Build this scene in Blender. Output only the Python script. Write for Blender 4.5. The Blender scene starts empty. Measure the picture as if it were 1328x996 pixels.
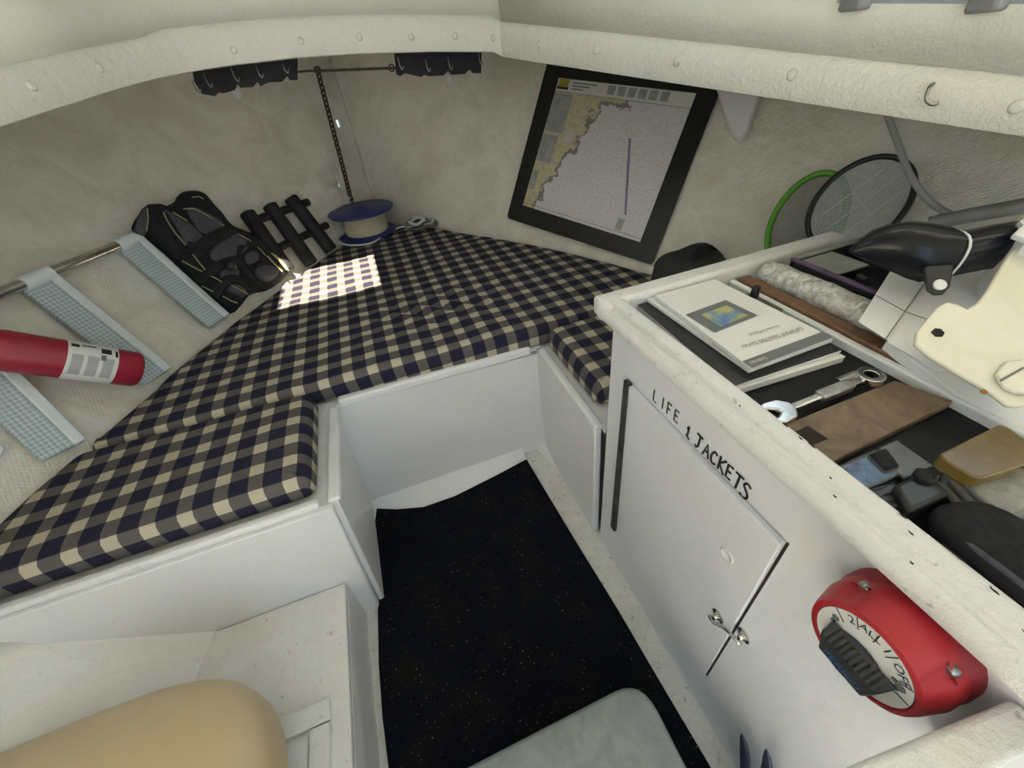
import bpy, bmesh, math, random
from mathutils import Vector, Matrix, noise
random.seed(4)
C = bpy.context.scene.collection
V = Vector
S = bpy.context.scene

# ------------------------------------------------------------------ camera, world, sun, exposure
LIFT = 1.3                                    # everything is laid out with the lens at height 0, then lifted so the sole is at 0
FPX = 534.0
def cam_axes(yaw, pit, rol):
    cy, sy, cp, sp = math.cos(yaw), math.sin(yaw), math.cos(pit), math.sin(pit)
    fwd = Vector((sy*cp, cy*cp, -sp)); r0 = Vector((cy, -sy, 0)); d0 = fwd.cross(r0)
    cr, sr = math.cos(rol), math.sin(rol)
    return cr*r0 + sr*d0, -sr*r0 + cr*d0, fwd
RT, DN, FW = cam_axes(math.radians(15.1), math.radians(39.2), math.radians(7.5))
cd = bpy.data.cameras.new('camera'); cam = bpy.data.objects.new('camera', cd); C.objects.link(cam)
cd.sensor_fit = 'HORIZONTAL'; cd.sensor_width = 36; cd.lens = FPX/1328*36; cd.clip_start = .01
cam.matrix_world = Matrix(((RT.x, -DN.x, -FW.x, 0), (RT.y, -DN.y, -FW.y, 0), (RT.z, -DN.z, -FW.z, 0), (0, 0, 0, 1)))
S.camera = cam
w = bpy.data.worlds.new('sky'); S.world = w; w.use_nodes = True
wn, wl = w.node_tree.nodes, w.node_tree.links; wn.clear()
wo = wn.new('ShaderNodeOutputWorld'); wb = wn.new('ShaderNodeBackground'); wb.inputs[1].default_value = 2.85
wt = wn.new('ShaderNodeTexCoord'); wx = wn.new('ShaderNodeSeparateXYZ'); wr = wn.new('ShaderNodeValToRGB')
wm = wn.new('ShaderNodeMapRange'); wm.inputs[1].default_value = -1; wm.inputs[2].default_value = 1
for p, c in ((.0, (.34, .40, .44, 1)), (.49, (.50, .56, .60, 1)), (.52, (.80, .90, 1, 1)), (1, (.62, .80, 1, 1))):
    e = wr.color_ramp.elements[0] if p == 0 else wr.color_ramp.elements[1] if p == 1 else wr.color_ramp.elements.new(p)
    e.position = p; e.color = c
wl.new(wt.outputs['Generated'], wx.inputs[0]); wl.new(wx.outputs[2], wm.inputs[0]); wl.new(wm.outputs[0], wr.inputs[0])
wl.new(wr.outputs[0], wb.inputs[0]); wl.new(wb.outputs[0], wo.inputs[0])
sd = bpy.data.lights.new('sun', 'SUN'); sun = bpy.data.objects.new('sun', sd); C.objects.link(sun)
sd.energy = 28; sd.angle = .009; sd.color = (1, .86, .62)
SUN_DIR = Vector((-.34, .80, -1.10)).normalized()          # travels forward and down through the added roof opening
sun.rotation_euler = SUN_DIR.to_track_quat('-Z', 'Y').to_euler(); sun.location = (0, -3, 5)
S.view_settings.view_transform = 'Standard'; S.view_settings.look = 'None'
S.view_settings.gamma = 1; S.view_settings.use_curve_mapping = False; S.view_settings.exposure = 0.2

# ------------------------------------------------------------------ points from sight lines
def ray(x, y): return RT*((x-664)/FPX) + DN*((y-498)/FPX) + FW
def at_x(x, y, v): r = ray(x, y); return r*(v/r.x)
def at_y(x, y, v): r = ray(x, y); return r*(v/r.y)
def at_z(x, y, v): r = ray(x, y); return r*(v/r.z)
def on_plane(x, y, p, n): r = ray(x, y); return r*(Vector(p).dot(n)/r.dot(n))

# ------------------------------------------------------------------ hull form
X0 = .04
B0 = [(0, 0), (.006, .012), (.02, .024), (.06, .050), (.18, .128), (.39, .265), (.65, .46), (.80, .555), (1.0, .69), (1.32, .86), (1.5, .925), (1.6, .98), (1.76, 1.07), (2.04, 1.15), (2.6, 1.24), (3.2, 1.30), (5, 1.34)]
def lerp_tab(t, s):
    if s <= t[0][0]: return t[0][1]
    for (a, va), (b, vb) in zip(t, t[1:]):
        if s <= b: return va + (vb-va)*(s-a)/(b-a)
    return t[-1][1]
def b0(s): return sum(lerp_tab(B0, max(0, s+d))*k for d, k in ((-.08, .25), (0, .5), (.08, .25))) if s > .1 else lerp_tab(B0, s)
def stem(z): return 2.75 + .25*(z+.72)
def flare(s): t = min(1, max(0, s/.75)); return .62*t*t*(3-2*t)
def half(s, z):
    k = flare(s)
    if z >= -.86: return max(0, b0(s) + k*(z+.72))
    t = min(1, max(0, s/1.6)); kl = .35 + .9*t
    return max(0, b0(s) - k*.14 - kl*min(s/.5, 1)*(-.86-z))
def hullx(y, z, side): return X0 + side*half(max(0, stem(z)-y), z)
def at_hull(x, y, side, off=0.0):
    r = ray(x, y); t, prev = .3, .3
    while t < 6:
        p = r*t
        if stem(p.z)-p.y <= 0 or side*(p.x-X0) >= half(stem(p.z)-p.y, p.z): break
        prev = t; t += .02
    for _ in range(30):
        m = (prev+t)/2; p = r*m
        if stem(p.z)-p.y <= 0 or side*(p.x-X0) >= half(stem(p.z)-p.y, p.z): t = m
        else: prev = m
    p = r*prev
    if off:
        n = hull_n(p, side); d = off/max(.15, -r.normalized().dot(n)); p = p - r.normalized()*d
    return p
def hull_n(p, side):                                        # inward normal
    e = .03
    a = Vector((hullx(p.y+e, p.z, side)-hullx(p.y-e, p.z, side), 2*e, 0)); b = Vector((hullx(p.y, p.z+e, side)-hullx(p.y, p.z-e, side), 0, 2*e))
    n = a.cross(b).normalized()
    return n if n.x*side < 0 else -n

# ------------------------------------------------------------------ mesh builder
class MB:
    def __init__(s): s.v = []; s.f = []; s.uv = {}
    def add(s, vs, fs):
        o = len(s.v); s.v += [Vector(p) for p in vs]; s.f += [tuple(i+o for i in f) for f in fs]; return s
    def box(s, a, b, c, d, e, f):
        return s.hexa([(a, c, e), (b, c, e), (b, d, e), (a, d, e), (a, c, f), (b, c, f), (b, d, f), (a, d, f)])
    def hexa(s, p): return s.add(p, [(0, 3, 2, 1), (4, 5, 6, 7), (0, 1, 5, 4), (1, 2, 6, 5), (2, 3, 7, 6), (3, 0, 4, 7)])
    def prism(s, poly, vec):
        n = len(poly); vec = Vector(vec); p = [Vector(q) for q in poly]
        return s.add(p + [q+vec for q in p], [tuple(range(n))[::-1], tuple(range(n, 2*n))] + [(i, (i+1) % n, n+(i+1) % n, n+i) for i in range(n)])
    def tube(s, path, r, n=8, closed=False, flat=1.0, up=None):
        P = [Vector(q) for q in path]; m = len(P); vs = []; fs = []
        R = r if isinstance(r, (list, tuple)) else [r]*m
        nx = None
        for i in range(m):
            a = P[(i-1) % m] if closed or i else P[i]; b = P[(i+1) % m] if closed or i < m-1 else P[i]
            t = (b-a).normalized()
            if nx is None:
                u = Vector(up) if up else (Vector((0, 0, 1)) if abs(t.z) < .9 else Vector((1, 0, 0)))
                nx = (u - t*u.dot(t)).normalized()
            else:
                nx = nx - t*nx.dot(t)
                if up: u = Vector(up); nx = u - t*u.dot(t)
                nx = nx.normalized()
            bx = t.cross(nx)
            for k in range(n):
                an = 2*math.pi*k/n; vs.append(P[i] + nx*math.cos(an)*R[i]*flat + bx*math.sin(an)*R[i])
        for i in range(m if closed else m-1):
            for k in range(n):
                j = (i+1) % m; fs.append((i*n+k, i*n+(k+1) % n, j*n+(k+1) % n, j*n+k))
        if not closed: fs += [tuple(range(n))[::-1], tuple(range((m-1)*n, m*n))]
        return s.add(vs, fs)
    def lathe(s, prof, o, axis=(0, 0, 1), n=24, ref=None):
        ax = Vector(axis).normalized(); u = Vector(ref) if ref else (Vector((1, 0, 0)) if abs(ax.x) < .9 else Vector((0, 1, 0)))
        u = (u-ax*u.dot(ax)).normalized(); v = ax.cross(u); o = Vector(o); vs = []; fs = []
        for r, h in prof:
            for k in range(n): a = 2*math.pi*k/n; vs.append(o + ax*h + (u*math.cos(a)+v*math.sin(a))*r)
        for i in range(len(prof)-1):
            for k in range(n): fs.append((i*n+k, i*n+(k+1) % n, (i+1)*n+(k+1) % n, (i+1)*n+k))
        fs += [tuple(range(n))[::-1], tuple(range((len(prof)-1)*n, len(prof)*n))]
        return s.add(vs, fs)
    def grid(s, rows):
        m = len(rows[0]); fs = []
        for i in range(len(rows)-1):
            for k in range(m-1): fs.append((i*m+k, i*m+k+1, (i+1)*m+k+1, (i+1)*m+k))
        return s.add([p for r in rows for p in r], fs)
    def ellipsoid(s, o, rad, n=16, m=10, e=1.0):
        rows = []
        sp = lambda x: math.copysign(abs(x)**e, x)
        for i in range(m+1):
            a = math.pi*i/m - math.pi/2
            rows.append([Vector(o)+Vector((rad[0]*sp(math.cos(a))*sp(math.cos(2*math.pi*k/n)), rad[1]*sp(math.cos(a))*sp(math.sin(2*math.pi*k/n)), rad[2]*sp(math.sin(a)))) for k in range(n+1)])
        return s.grid(rows)

def root_of(p):
    while p.parent: p = p.parent
    return p
def obj(name, mb, mat, parent=None, smooth=40, bevel=0, seg=2, uv=None, solid=0, solid_off=1):
    me = bpy.data.meshes.new(name); o = bpy.data.objects.new(name, me)
    if parent: off = Vector(root_of(parent)['at'])
    else:
        vs = mb.v; off = Vector(((min(v.x for v in vs)+max(v.x for v in vs))/2, (min(v.y for v in vs)+max(v.y for v in vs))/2, min(v.z for v in vs)))
        o['at'] = tuple(off); o.location = off
    me.from_pydata([v-off for v in mb.v], [], mb.f)
    bm = bmesh.new(); bm.from_mesh(me); bmesh.ops.remove_doubles(bm, verts=bm.verts, dist=1e-5)
    bmesh.ops.recalc_face_normals(bm, faces=bm.faces); bm.to_mesh(me); bm.free()
    if uv:
        L = me.uv_layers.new(name='UVMap')
        for lp in me.loops: L.data[lp.index].uv = uv(me.vertices[lp.vertex_index].co + off)
    me.materials.append(mat)
    me.shade_smooth(); me.set_sharp_from_angle(angle=math.radians(smooth))
    C.objects.link(o)
    if parent: o.parent = parent
    if solid: m = o.modifiers.new('thick', 'SOLIDIFY'); m.thickness = solid; m.offset = solid_off
    if bevel:
        m = o.modifiers.new('bevel', 'BEVEL'); m.width = bevel; m.segments = seg; m.limit_method = 'ANGLE'; m.angle_limit = math.radians(38)
    return o
def thing(name, label, cat, loc, group=None):
    o = bpy.data.objects.new(name, None); C.objects.link(o); o.location = loc; o['at'] = tuple(loc); o.empty_display_size = .05
    return tag(o, label, cat, group)
def tag(o, label, cat, group=None):
    o['label'] = label; o['category'] = cat
    if group: o['group'] = group
    return o
def struct(o, label=None):
    o['kind'] = 'structure'
    if label: o['label'] = label
    return o
def share(src, parent, mw):                                  # another piece with the same mesh
    o = src.copy(); C.objects.link(o); o.parent = parent; o.matrix_local = mw; return o
def smooth_path(P, n=6, closed=False):
    P = [Vector(p) for p in P]; out = []; m = len(P)
    for i in range(m if closed else m-1):
        g = lambda k: P[k % m] if closed else P[max(0, min(m-1, k))]
        a, b, c, d = g(i-1), g(i), g(i+1), g(i+2)
        for k in range(n):
            t = k/n; out.append(.5*((2*b)+(c-a)*t+(2*a-5*b+4*c-d)*t*t+(3*b-a-3*c+d)*t**3))
    if not closed: out.append(P[-1])
    return out
def round_poly(P, r, n=5):
    out = []; m = len(P)
    for i in range(m):
        a, b, c = Vector(P[i-1]), Vector(P[i]), Vector(P[(i+1) % m])
        u, v = (a-b), (c-b); rr = min(r, u.length*.45, v.length*.45); u = u.normalized(); v = v.normalized()
        if u.angle(v) > math.radians(155): out.append(b); continue
        p, q = b+u*rr, b+v*rr
        for k in range(n+1): t = k/n; out.append(p*(1-t)**2 + b*2*t*(1-t) + q*t*t)
    return out
def text_geo(s, size, o, ux, uy, lift=.0006, align='CENTER', shear=0):
    cu = bpy.data.curves.new('txt', 'FONT'); cu.body = s; cu.size = size; cu.align_x = align; cu.align_y = 'CENTER'; cu.resolution_u = 2; cu.shear = shear
    t = bpy.data.objects.new('txt', cu); C.objects.link(t); bpy.context.view_layer.update()
    me = t.evaluated_get(bpy.context.evaluated_depsgraph_get()).to_mesh()
    ux, uy = Vector(ux).normalized(), Vector(uy).normalized(); n = ux.cross(uy).normalized(); o = Vector(o)
    mb = MB().add([o+ux*v.co.x+uy*v.co.y+n*lift for v in me.vertices], [tuple(p.vertices) for p in me.polygons])
    bpy.data.objects.remove(t); bpy.data.curves.remove(cu); return mb

# ------------------------------------------------------------------ materials
def mat(name, col, rough=.5, metal=0, spec=.5, trans=0):
    m = bpy.data.materials.new(name); m.use_nodes = True; b = m.node_tree.nodes['Principled BSDF']
    b.inputs['Base Color'].default_value = (*col, 1); b.inputs['Roughness'].default_value = rough; b.inputs['Metallic'].default_value = metal
    b.inputs['Specular IOR Level'].default_value = spec; b.inputs['Transmission Weight'].default_value = trans
    return m
class NT:
    def __init__(s, m): s.m = m; s.n = m.node_tree.nodes; s.l = m.node_tree.links; s.b = s.n['Principled BSDF']; s.tc = s.n.new('ShaderNodeTexCoord')
    def link(s, a, b): s.l.new(a, b)
    def noise(s, scale, detail=4, vec='Object', rough=.55, dist=0):
        t = s.n.new('ShaderNodeTexNoise'); t.inputs['Scale'].default_value = scale; t.inputs['Detail'].default_value = detail
        t.inputs['Roughness'].default_value = rough; t.inputs['Distortion'].default_value = dist
        s.link(s.tc.outputs[vec] if isinstance(vec, str) else vec, t.inputs['Vector']); return t.outputs['Fac']
    def ramp(s, f, stops, interp='LINEAR'):
        r = s.n.new('ShaderNodeValToRGB'); r.color_ramp.interpolation = interp
        for i, (p, c) in enumerate(stops):
            e = r.color_ramp.elements[i] if i < 2 else r.color_ramp.elements.new(p)
            e.position = p; e.color = (*c, 1) if len(c) == 3 else c
        s.link(f, r.inputs[0]); return r.outputs[0]
    def mix(s, f, a, b):
        x = s.n.new('ShaderNodeMix'); x.data_type = 'RGBA'
        for v, i in ((f, 0), (a, 6), (b, 7)):
            if isinstance(v, (int, float)): x.inputs[i].default_value = v
            elif isinstance(v, tuple): x.inputs[i].default_value = (*v, 1)
            else: s.link(v, x.inputs[i])
        return x.outputs[2]
    def math(s, op, a, b=0.0, c=0.0):
        x = s.n.new('ShaderNodeMath'); x.operation = op
        for i, v in enumerate((a, b, c)):
            if isinstance(v, (int, float)): x.inputs[i].default_value = v
            else: s.link(v, x.inputs[i])
        return x.outputs[0]
    def sep(s, vec='Object'):
        x = s.n.new('ShaderNodeSeparateXYZ'); s.link(s.tc.outputs[vec], x.inputs[0]); return x.outputs
    def color(s, c): s.link(c, s.b.inputs['Base Color']); return s
    def rough(s, c): s.link(c, s.b.inputs['Roughness']); return s
    def bump(s, h, strength=.3, dist=.01):
        b = s.n.new('ShaderNodeBump'); b.inputs['Strength'].default_value = strength; b.inputs['Distance'].default_value = dist
        prev = s.b.inputs['Normal'].links
        if prev: s.link(prev[0].from_socket, b.inputs['Normal'])
        s.link(h, b.inputs['Height']); s.link(b.outputs[0], s.b.inputs['Normal']); return s

def paint(name, col, dirt=(.30, .27, .22), amount=.62, rough=.32, brush=.25, scale=22, grime=.0):
    m = mat(name, col, rough); t = NT(m)
    spots = t.ramp(t.noise(scale*2.2, 6, rough=.7), [(amount, (0, 0, 0)), (amount+.09, (1, 1, 1))])
    soft = t.noise(2.2, 3)
    base = t.mix(t.math('MULTIPLY', soft, .35), col, tuple(c*.86 for c in col))
    if grime:
        g = t.ramp(t.noise(9, 6, rough=.75, dist=.6), [(.45, (0, 0, 0)), (.8, (1, 1, 1))])
        base = t.mix(t.math('MULTIPLY', g, grime), base, (.42, .38, .28))
    t.color(t.mix(t.math('MULTIPLY', spots, .55), base, dirt))
    t.bump(t.noise(scale*1.6, 6, rough=.7), min(1, brush*2.2), .009); t.bump(t.noise(6, 3), .35, .02)
    return m
WHITE = paint('white_paint', (.82, .82, .83), amount=.66, brush=.22)
FACE = paint('cabinet_white_paint', (.78, .80, .87), amount=.76, brush=.06, rough=.38)
WORN = paint('worn_white_paint', (.82, .82, .81), amount=.62, dirt=(.10, .09, .08), brush=.3, grime=.18)
SOLE = paint('dirty_sole_paint', (.74, .73, .67), amount=.58, dirt=(.16, .13, .10), brush=.35, grime=.55)
BEAMP = paint('cream_beam_paint', (.80, .785, .71), amount=.70, brush=.35, scale=16, rough=.24)
TRUNK = paint('cream_trunk_paint', (.76, .75, .67), amount=.72, brush=.2, scale=10)
def hull_paint():
    m = mat('hull_paint', (.76, .74, .66), .30); t = NT(m)
    x, y, z = t.sep()
    wob = t.math('MULTIPLY', t.noise(18, 3), .022)
    wv = t.math('MULTIPLY', t.math('SINE', t.math('MULTIPLY', t.math('ADD', t.math('ADD', y, wob), t.math('MULTIPLY', x, .4)), 560)), t.math('SINE', t.math('MULTIPLY', t.math('ADD', z, wob), 560)))
    pat = t.noise(3.0, 4, rough=.6); wv2 = t.math('MULTIPLY', wv, t.ramp(pat, [(.35, (.15,)*3), (.6, (1,)*3)]))
    stain = t.ramp(t.noise(4.5, 7, rough=.7, dist=.8), [(.42, (0, 0, 0)), (.75, (1, 1, 1))])
    c = t.mix(t.math('MULTIPLY', stain, .60), (.83, .81, .725), (.50, .44, .32))
    sp = t.ramp(t.noise(60, 4, rough=.7), [(.66, (0, 0, 0)), (.74, (1, 1, 1))])
    c = t.mix(t.ramp(z, [(.42, (0, 0, 0)), (.50, (1, 1, 1))]), (.80, .80, .78), c)
    t.color(t.mix(t.math('MULTIPLY', sp, .35), c, (.35, .31, .24)))
    wv2 = t.math('MULTIPLY', wv2, t.ramp(z, [(.50, (0,)*3), (.56, (1,)*3)]))
    t.bump(wv2, .22, .004); t.bump(t.noise(30, 6, rough=.7), .6, .012); t.bump(t.noise(5, 3), .4, .035)
    return m
HULL = hull_paint()
def plaid():
    m = mat('plaid_cloth', (.1, .1, .1), .9, spec=.15); t = NT(m); u, v, _ = t.sep('UV')
    P = .0745
    def band(c, off):
        f = t.math('FRACT', t.math('DIVIDE', t.math('ADD', c, off+50*P), P)); return t.math('LESS_THAN', f, .43)
    a, b = band(u, .0), band(v, .01)
    s = t.math('ADD', a, b)
    col = t.ramp(t.math('MULTIPLY', s, .5), [(0, (.016, .017, .045)), (.25, (.135, .125, .118)), (.75, (.60, .545, .42))], 'CONSTANT')
    col2 = t.mix(t.math('MULTIPLY', t.noise(500, 2, vec='UV'), .35), col, (.06, .055, .06))
    t.color(col2); t.bump(t.noise(9, 3, vec='UV'), .45, .02); t.bump(t.noise(700, 2, vec='UV'), .25, .001)
    return m
PLAID = plaid()
def carpet_mat():
    m = mat('black_carpet', (.008, .009, .012), .95, spec=.05); t = NT(m)
    fl = t.ramp(t.noise(150, 2, rough=.5), [(.685, (0, 0, 0)), (.72, (1, 1, 1))]); big = t.ramp(t.noise(9, 3), [(.45, (0, 0, 0)), (.7, (1, 1, 1))])
    t.color(t.mix(t.math('MULTIPLY', fl, t.math('ADD', t.math('MULTIPLY', big, .75), .2)), t.mix(big, (.007, .008, .013), (.012, .012, .010)), (.52, .50, .42)))
    t.bump(t.noise(420, 3), .8, .004); return m
CARPET = carpet_mat()
def noisy(name, a, b, scale, rough=.5, metal=0, bump=.15, lo=.35, hi=.65, spec=.5, dist=0):
    m = mat(name, a, rough, metal, spec); t = NT(m); f = t.noise(scale, 5, rough=.65, dist=dist)
    t.color(t.ramp(f, [(lo, a), (hi, b)])); t.bump(f, bump, .004); return m
def woodm(name, a, b):
    m = mat(name, a, .55); t = NT(m); mp = t.n.new('ShaderNodeMapping'); mp.inputs['Scale'].default_value = (1.5, 14, 14) ; t.link(t.tc.outputs['Object'], mp.inputs[0])
    f = t.noise(6, 6, vec=mp.outputs[0], dist=1.2); t.color(t.ramp(f, [(.3, a), (.7, b)])); t.bump(f, .25, .003); return m
BLACK = noisy('black_plastic', (.010, .011, .013), (.022, .023, .026), 40, .35, bump=.05)
RUBBER = noisy('black_rubber', (.010, .011, .013), (.022, .024, .026), 25, .6, bump=.1, spec=.25)
LINER = noisy('tray_liner', (.005, .006, .008), (.010, .011, .013), 25, .5, bump=.05, spec=.2)
FABRIC = noisy('black_fabric', (.014, .015, .017), (.026, .027, .031), 90, .85, bump=.3, spec=.2)
GREYF = noisy('charcoal_fabric', (.06, .062, .075), (.10, .10, .12), 120, .85, bump=.3, spec=.2)
PIPING = mat('yellow_piping', (.36, .32, .16), .7)
BUCKLE = BLACK
KNOBM = noisy('dark_grey_knob_plastic', (.022, .025, .032), (.04, .044, .052), 30, .5, bump=.05)
CHROME = noisy('chrome', (.55, .55, .53), (.75, .75, .73), 30, .16, 1, bump=.03)
STEEL = noisy('dull_steel', (.28, .28, .27), (.5, .5, .48), 40, .35, 1, bump=.1)
TREADW = noisy('tread_white_plastic', (.68, .74, .76), (.76, .80, .82), 20, .4, bump=.05)
def treadgrip():
    m = mat('tread_grip_plastic', (.36, .44, .47), .45); t = NT(m); u, v, _ = t.sep('UV')
    a = t.math('SINE', t.math('MULTIPLY', t.math('ADD', u, v), 290)); b = t.math('SINE', t.math('MULTIPLY', t.math('SUBTRACT', u, v), 290))
    f = t.math('ADD', t.math('MULTIPLY', t.math('MULTIPLY', a, b), .5), .5)
    t.color(t.ramp(f, [(.35, (.36, .45, .48)), (.62, (.56, .65, .68))])); t.bump(f, .7, .002); return m
GRIP = treadgrip()
RED = noisy('red_enamel', (.30, .012, .035), (.38, .02, .045), 12, .38, bump=.04)
REDP = noisy('red_plastic', (.40, .016, .028), (.48, .028, .04), 16, .4, bump=.08)
REDD = noisy('dark_red_plastic', (.25, .018, .028), (.40, .03, .04), 14, .5, bump=.1)
BLUEP = noisy('blue_plastic', (.014, .020, .14), (.022, .030, .20), 18, .4, bump=.05)
ROPE = noisy('cream_rope', (.52, .48, .36), (.66, .62, .50), 160, .8, bump=.4)
ROPEB = noisy('pale_blue_rope', (.48, .52, .56), (.66, .70, .74), 140, .75, bump=.4)
ROPEG = noisy('dull_green_rope', (.10, .11, .07), (.24, .25, .17), 120, .85, bump=.4)
RUST = noisy('rusty_steel', (.05, .038, .025), (.11, .08, .05), 60, .7, .5, bump=.3)
BORDER = noisy('black_board', (.008, .010, .010), (.016, .018, .018), 10, .32, bump=.12)
PAPER = noisy('white_paper', (.74, .74, .72), (.80, .80, .78), 6, .6, bump=.05)
GLOSSW = noisy('gloss_white_plastic', (.78, .79, .80), (.82, .83, .84), 8, .25, bump=.03)
GREEN = noisy('lime_plastic', (.10, .36, .03), (.14, .44, .05), 14, .35, bump=.04)
WIRE = noisy('pale_wire', (.50, .54, .55), (.64, .67, .68), 80, .4, .2, bump=.05)
WIRED = noisy('grey_wire', (.22, .22, .24), (.34, .34, .36), 80, .5, .4, bump=.05)
GREY = noisy('grey_cable', (.34, .35, .36), (.42, .43, .44), 20, .45, bump=.05)
TUBEG = noisy('grey_green_tube', (.20, .21, .20), (.30, .31, .30), 15, .45, bump=.05)
TEAK = woodm('brown_timber', (.13, .065, .032), (.24, .13, .07))
PLANKM = noisy('scuffed_brown_board', (.12, .078, .05), (.22, .15, .10), 16, .55, bump=.15, dist=1.5)
CREAM = noisy('aged_cream_plastic', (.78, .745, .60), (.84, .825, .75), 7, .4, bump=.08, dist=.8)
RUSTY = mat('rust_stain', (.30, .13, .04), .8)
HOLE = mat('dark_hole', (.02, .015, .01), .9)
TAN = noisy('beige_moulded_plastic', (.55, .43, .26), (.60, .48, .31), 3, .42, bump=.03)
LIDG = noisy('grey_moulded_plastic', (.22, .245, .25), (.30, .325, .33), 30, .5, bump=.12, dist=.5)
NAVY = noisy('navy_rubber', (.014, .018, .045), (.03, .035, .07), 20, .45, bump=.08)
INK = mat('black_ink', (.012, .012, .014), .6)
INKG = mat('grey_ink', (.16, .17, .18), .6)
BLUEINK = mat('blue_ink', (.02, .14, .42), .5)
CAMO = noisy('dark_speckled_fitting', (.012, .014, .012), (.05, .06, .05), 55, .5, bump=.4)
PURPLE = noisy('dull_purple_plastic', (.08, .05, .10), (.14, .09, .16), 14, .5, bump=.1)
AMBER = noisy('amber_wrapper', (.13, .085, .022), (.22, .155, .055), 8, .22, bump=.2)
BLUEPK = noisy('blue_wrapper', (.02, .05, .13), (.12, .24, .42), 38, .35, bump=.3, spec=.3)
CLOTHG = noisy('grey_folded_cloth', (.22, .22, .21), (.36, .36, .34), 50, .85, bump=.4)
def clearm(name, tint, k=.75, rough=.1):
    m = mat(name, tint, rough); n, l = m.node_tree.nodes, m.node_tree.links; b = n['Principled BSDF']; o = n['Material Output']
    tr = n.new('ShaderNodeBsdfTransparent'); mx = n.new('ShaderNodeMixShader'); mx.inputs[0].default_value = 1-k
    l.new(tr.outputs[0], mx.inputs[1]); l.new(b.outputs[0], mx.inputs[2]); l.new(mx.outputs[0], o.inputs['Surface']); return m
CLEAR = clearm('clear_film', (.8, .82, .84), .93, .12)
GLASS = clearm('window_glass', (.7, .8, .85), .86, .05)
def lace():
    m = mat('crinkled_white_plastic', (.66, .65, .61), .3); t = NT(m)
    f = t.noise(45, 4, rough=.6, dist=1.5); t.color(t.ramp(f, [(.38, (.36, .34, .31)), (.6, (.74, .73, .70))])); t.bump(f, .9, .008); return m
LACE = lace()
def chart_mat():
    m = mat('nautical_chart_print', (.6, .6, .6), .16); t = NT(m); u, v, _ = t.sep('UV')
    nz = t.noise(7, 5, vec='UV', rough=.6); co = t.math('ADD', t.math('MULTIPLY', v, -.37), .46)
    d = t.math('ADD', t.math('SUBTRACT', u, co), t.math('MULTIPLY', t.math('SUBTRACT', nz, .5), .28))
    d2 = t.math('ADD', t.math('MAXIMUM', t.math('SUBTRACT', v, .14), t.math('SUBTRACT', u, .60)), t.math('MULTIPLY', t.math('SUBTRACT', nz, .5), .22)); d = t.math('MINIMUM', d, d2)
    land = t.math('LESS_THAN', d, 0.0); shore = t.math('LESS_THAN', t.math('ABSOLUTE', d), .012)
    sea = t.mix(t.ramp(t.noise(90, 3, vec='UV'), [(.50, (0, 0, 0)), (.66, (1, 1, 1))]), (.68, .66, .68), (.46, .44, .48))
    spk = t.ramp(t.noise(38, 2, vec='UV'), [(.72, (0, 0, 0)), (.76, (1, 1, 1))]); sea = t.mix(spk, sea, (.20, .22, .24))
    ln = t.mix(t.ramp(t.noise(30, 4, vec='UV'), [(.42, (0, 0, 0)), (.62, (1, 1, 1))]), (.60, .53, .31), (.46, .43, .35))
    c = t.mix(shore, t.mix(land, sea, ln), (.24, .23, .22))
    head = t.math('LESS_THAN', v, .095); c = t.mix(head, c, (.66, .655, .62)); t.color(c)
    t.bump(t.noise(6, 3, vec='UV', dist=.7), .35, .02); return m
CHART = chart_mat()
CHARTGREY = noisy('chart_inset_print', (.40, .41, .38), (.26, .30, .31), 30, .2, bump=.02)
CHARTY = noisy('chart_emblem_yellow', (.42, .38, .05), (.30, .28, .06), 40, .2)
CHARTP = mat('purple_route_ink', (.26, .19, .34), .25)
def screen_mat():
    m = mat('printed_plotter_screen', (.3, .3, .4), .35); t = NT(m); f = t.noise(40, 4)
    t.color(t.ramp(f, [(.36, (.12, .22, .45)), (.48, (.22, .34, .42)), (.55, (.42, .44, .20)), (.66, (.50, .46, .22))])); return m
SCREEN = screen_mat()

# ------------------------------------------------------------------ SETTING: sole, hull, deck, trunk
struct(obj('floor', MB().box(-1.1, 1.2, -1.6, 1.6, -1.34, -1.30), SOLE))
HOLES = [(at_hull(439, 160, -1), .009, .017), (at_hull(440, 240, -1), .005, .009)]
def hull_side(side, name):
    zs = [-1.34, -1.25, -1.15, -1.05, -.95, -.86, -.79, -.72, -.64, -.55, -.46, -.37, -.28, -.19, -.10, -.01, .08, .16]
    ss = [0, .004, .012, .025, .05, .09, .15, .25, .35, .45, .55, .65, .75, .85, .95, 1.05, 1.15, 1.3, 1.45, 1.6, 1.75, 1.9, 2.1, 2.4, 2.8, 3.3, 3.9, 4.4]
    holes = []
    if side < 0:
        for p, a, b in HOLES:
            s0 = stem(p.z)-p.y; zs += [p.z-b, p.z+b]; ss += [s0-a, s0+a]; holes.append((s0, p.z))
    zs.sort(); ss.sort(); mb = MB(); m = len(ss)
    mb.v = [Vector((X0+side*half(s, z), stem(z)-s, z)) for z in zs for s in ss]
    for i in range(len(zs)-1):
        for k in range(m-1):
            if any(ss[k] < hs < ss[k+1] and zs[i] < hz < zs[i+1] for hs, hz in holes): continue
            mb.f.append((i*m+k, i*m+k+1, (i+1)*m+k+1, (i+1)*m+k))
    o = obj(name, mb, HULL, smooth=60)
    o.modifiers.new('thick', 'SOLIDIFY').thickness = .016
    me = o.data; c = sum((p.normal.x*side for p in me.polygons))
    o.modifiers['thick'].offset = 1 if c > 0 else -1
    return struct(o)
hull_side(-1, 'wall_port'); hull_side(1, 'wall_starboard')

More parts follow.
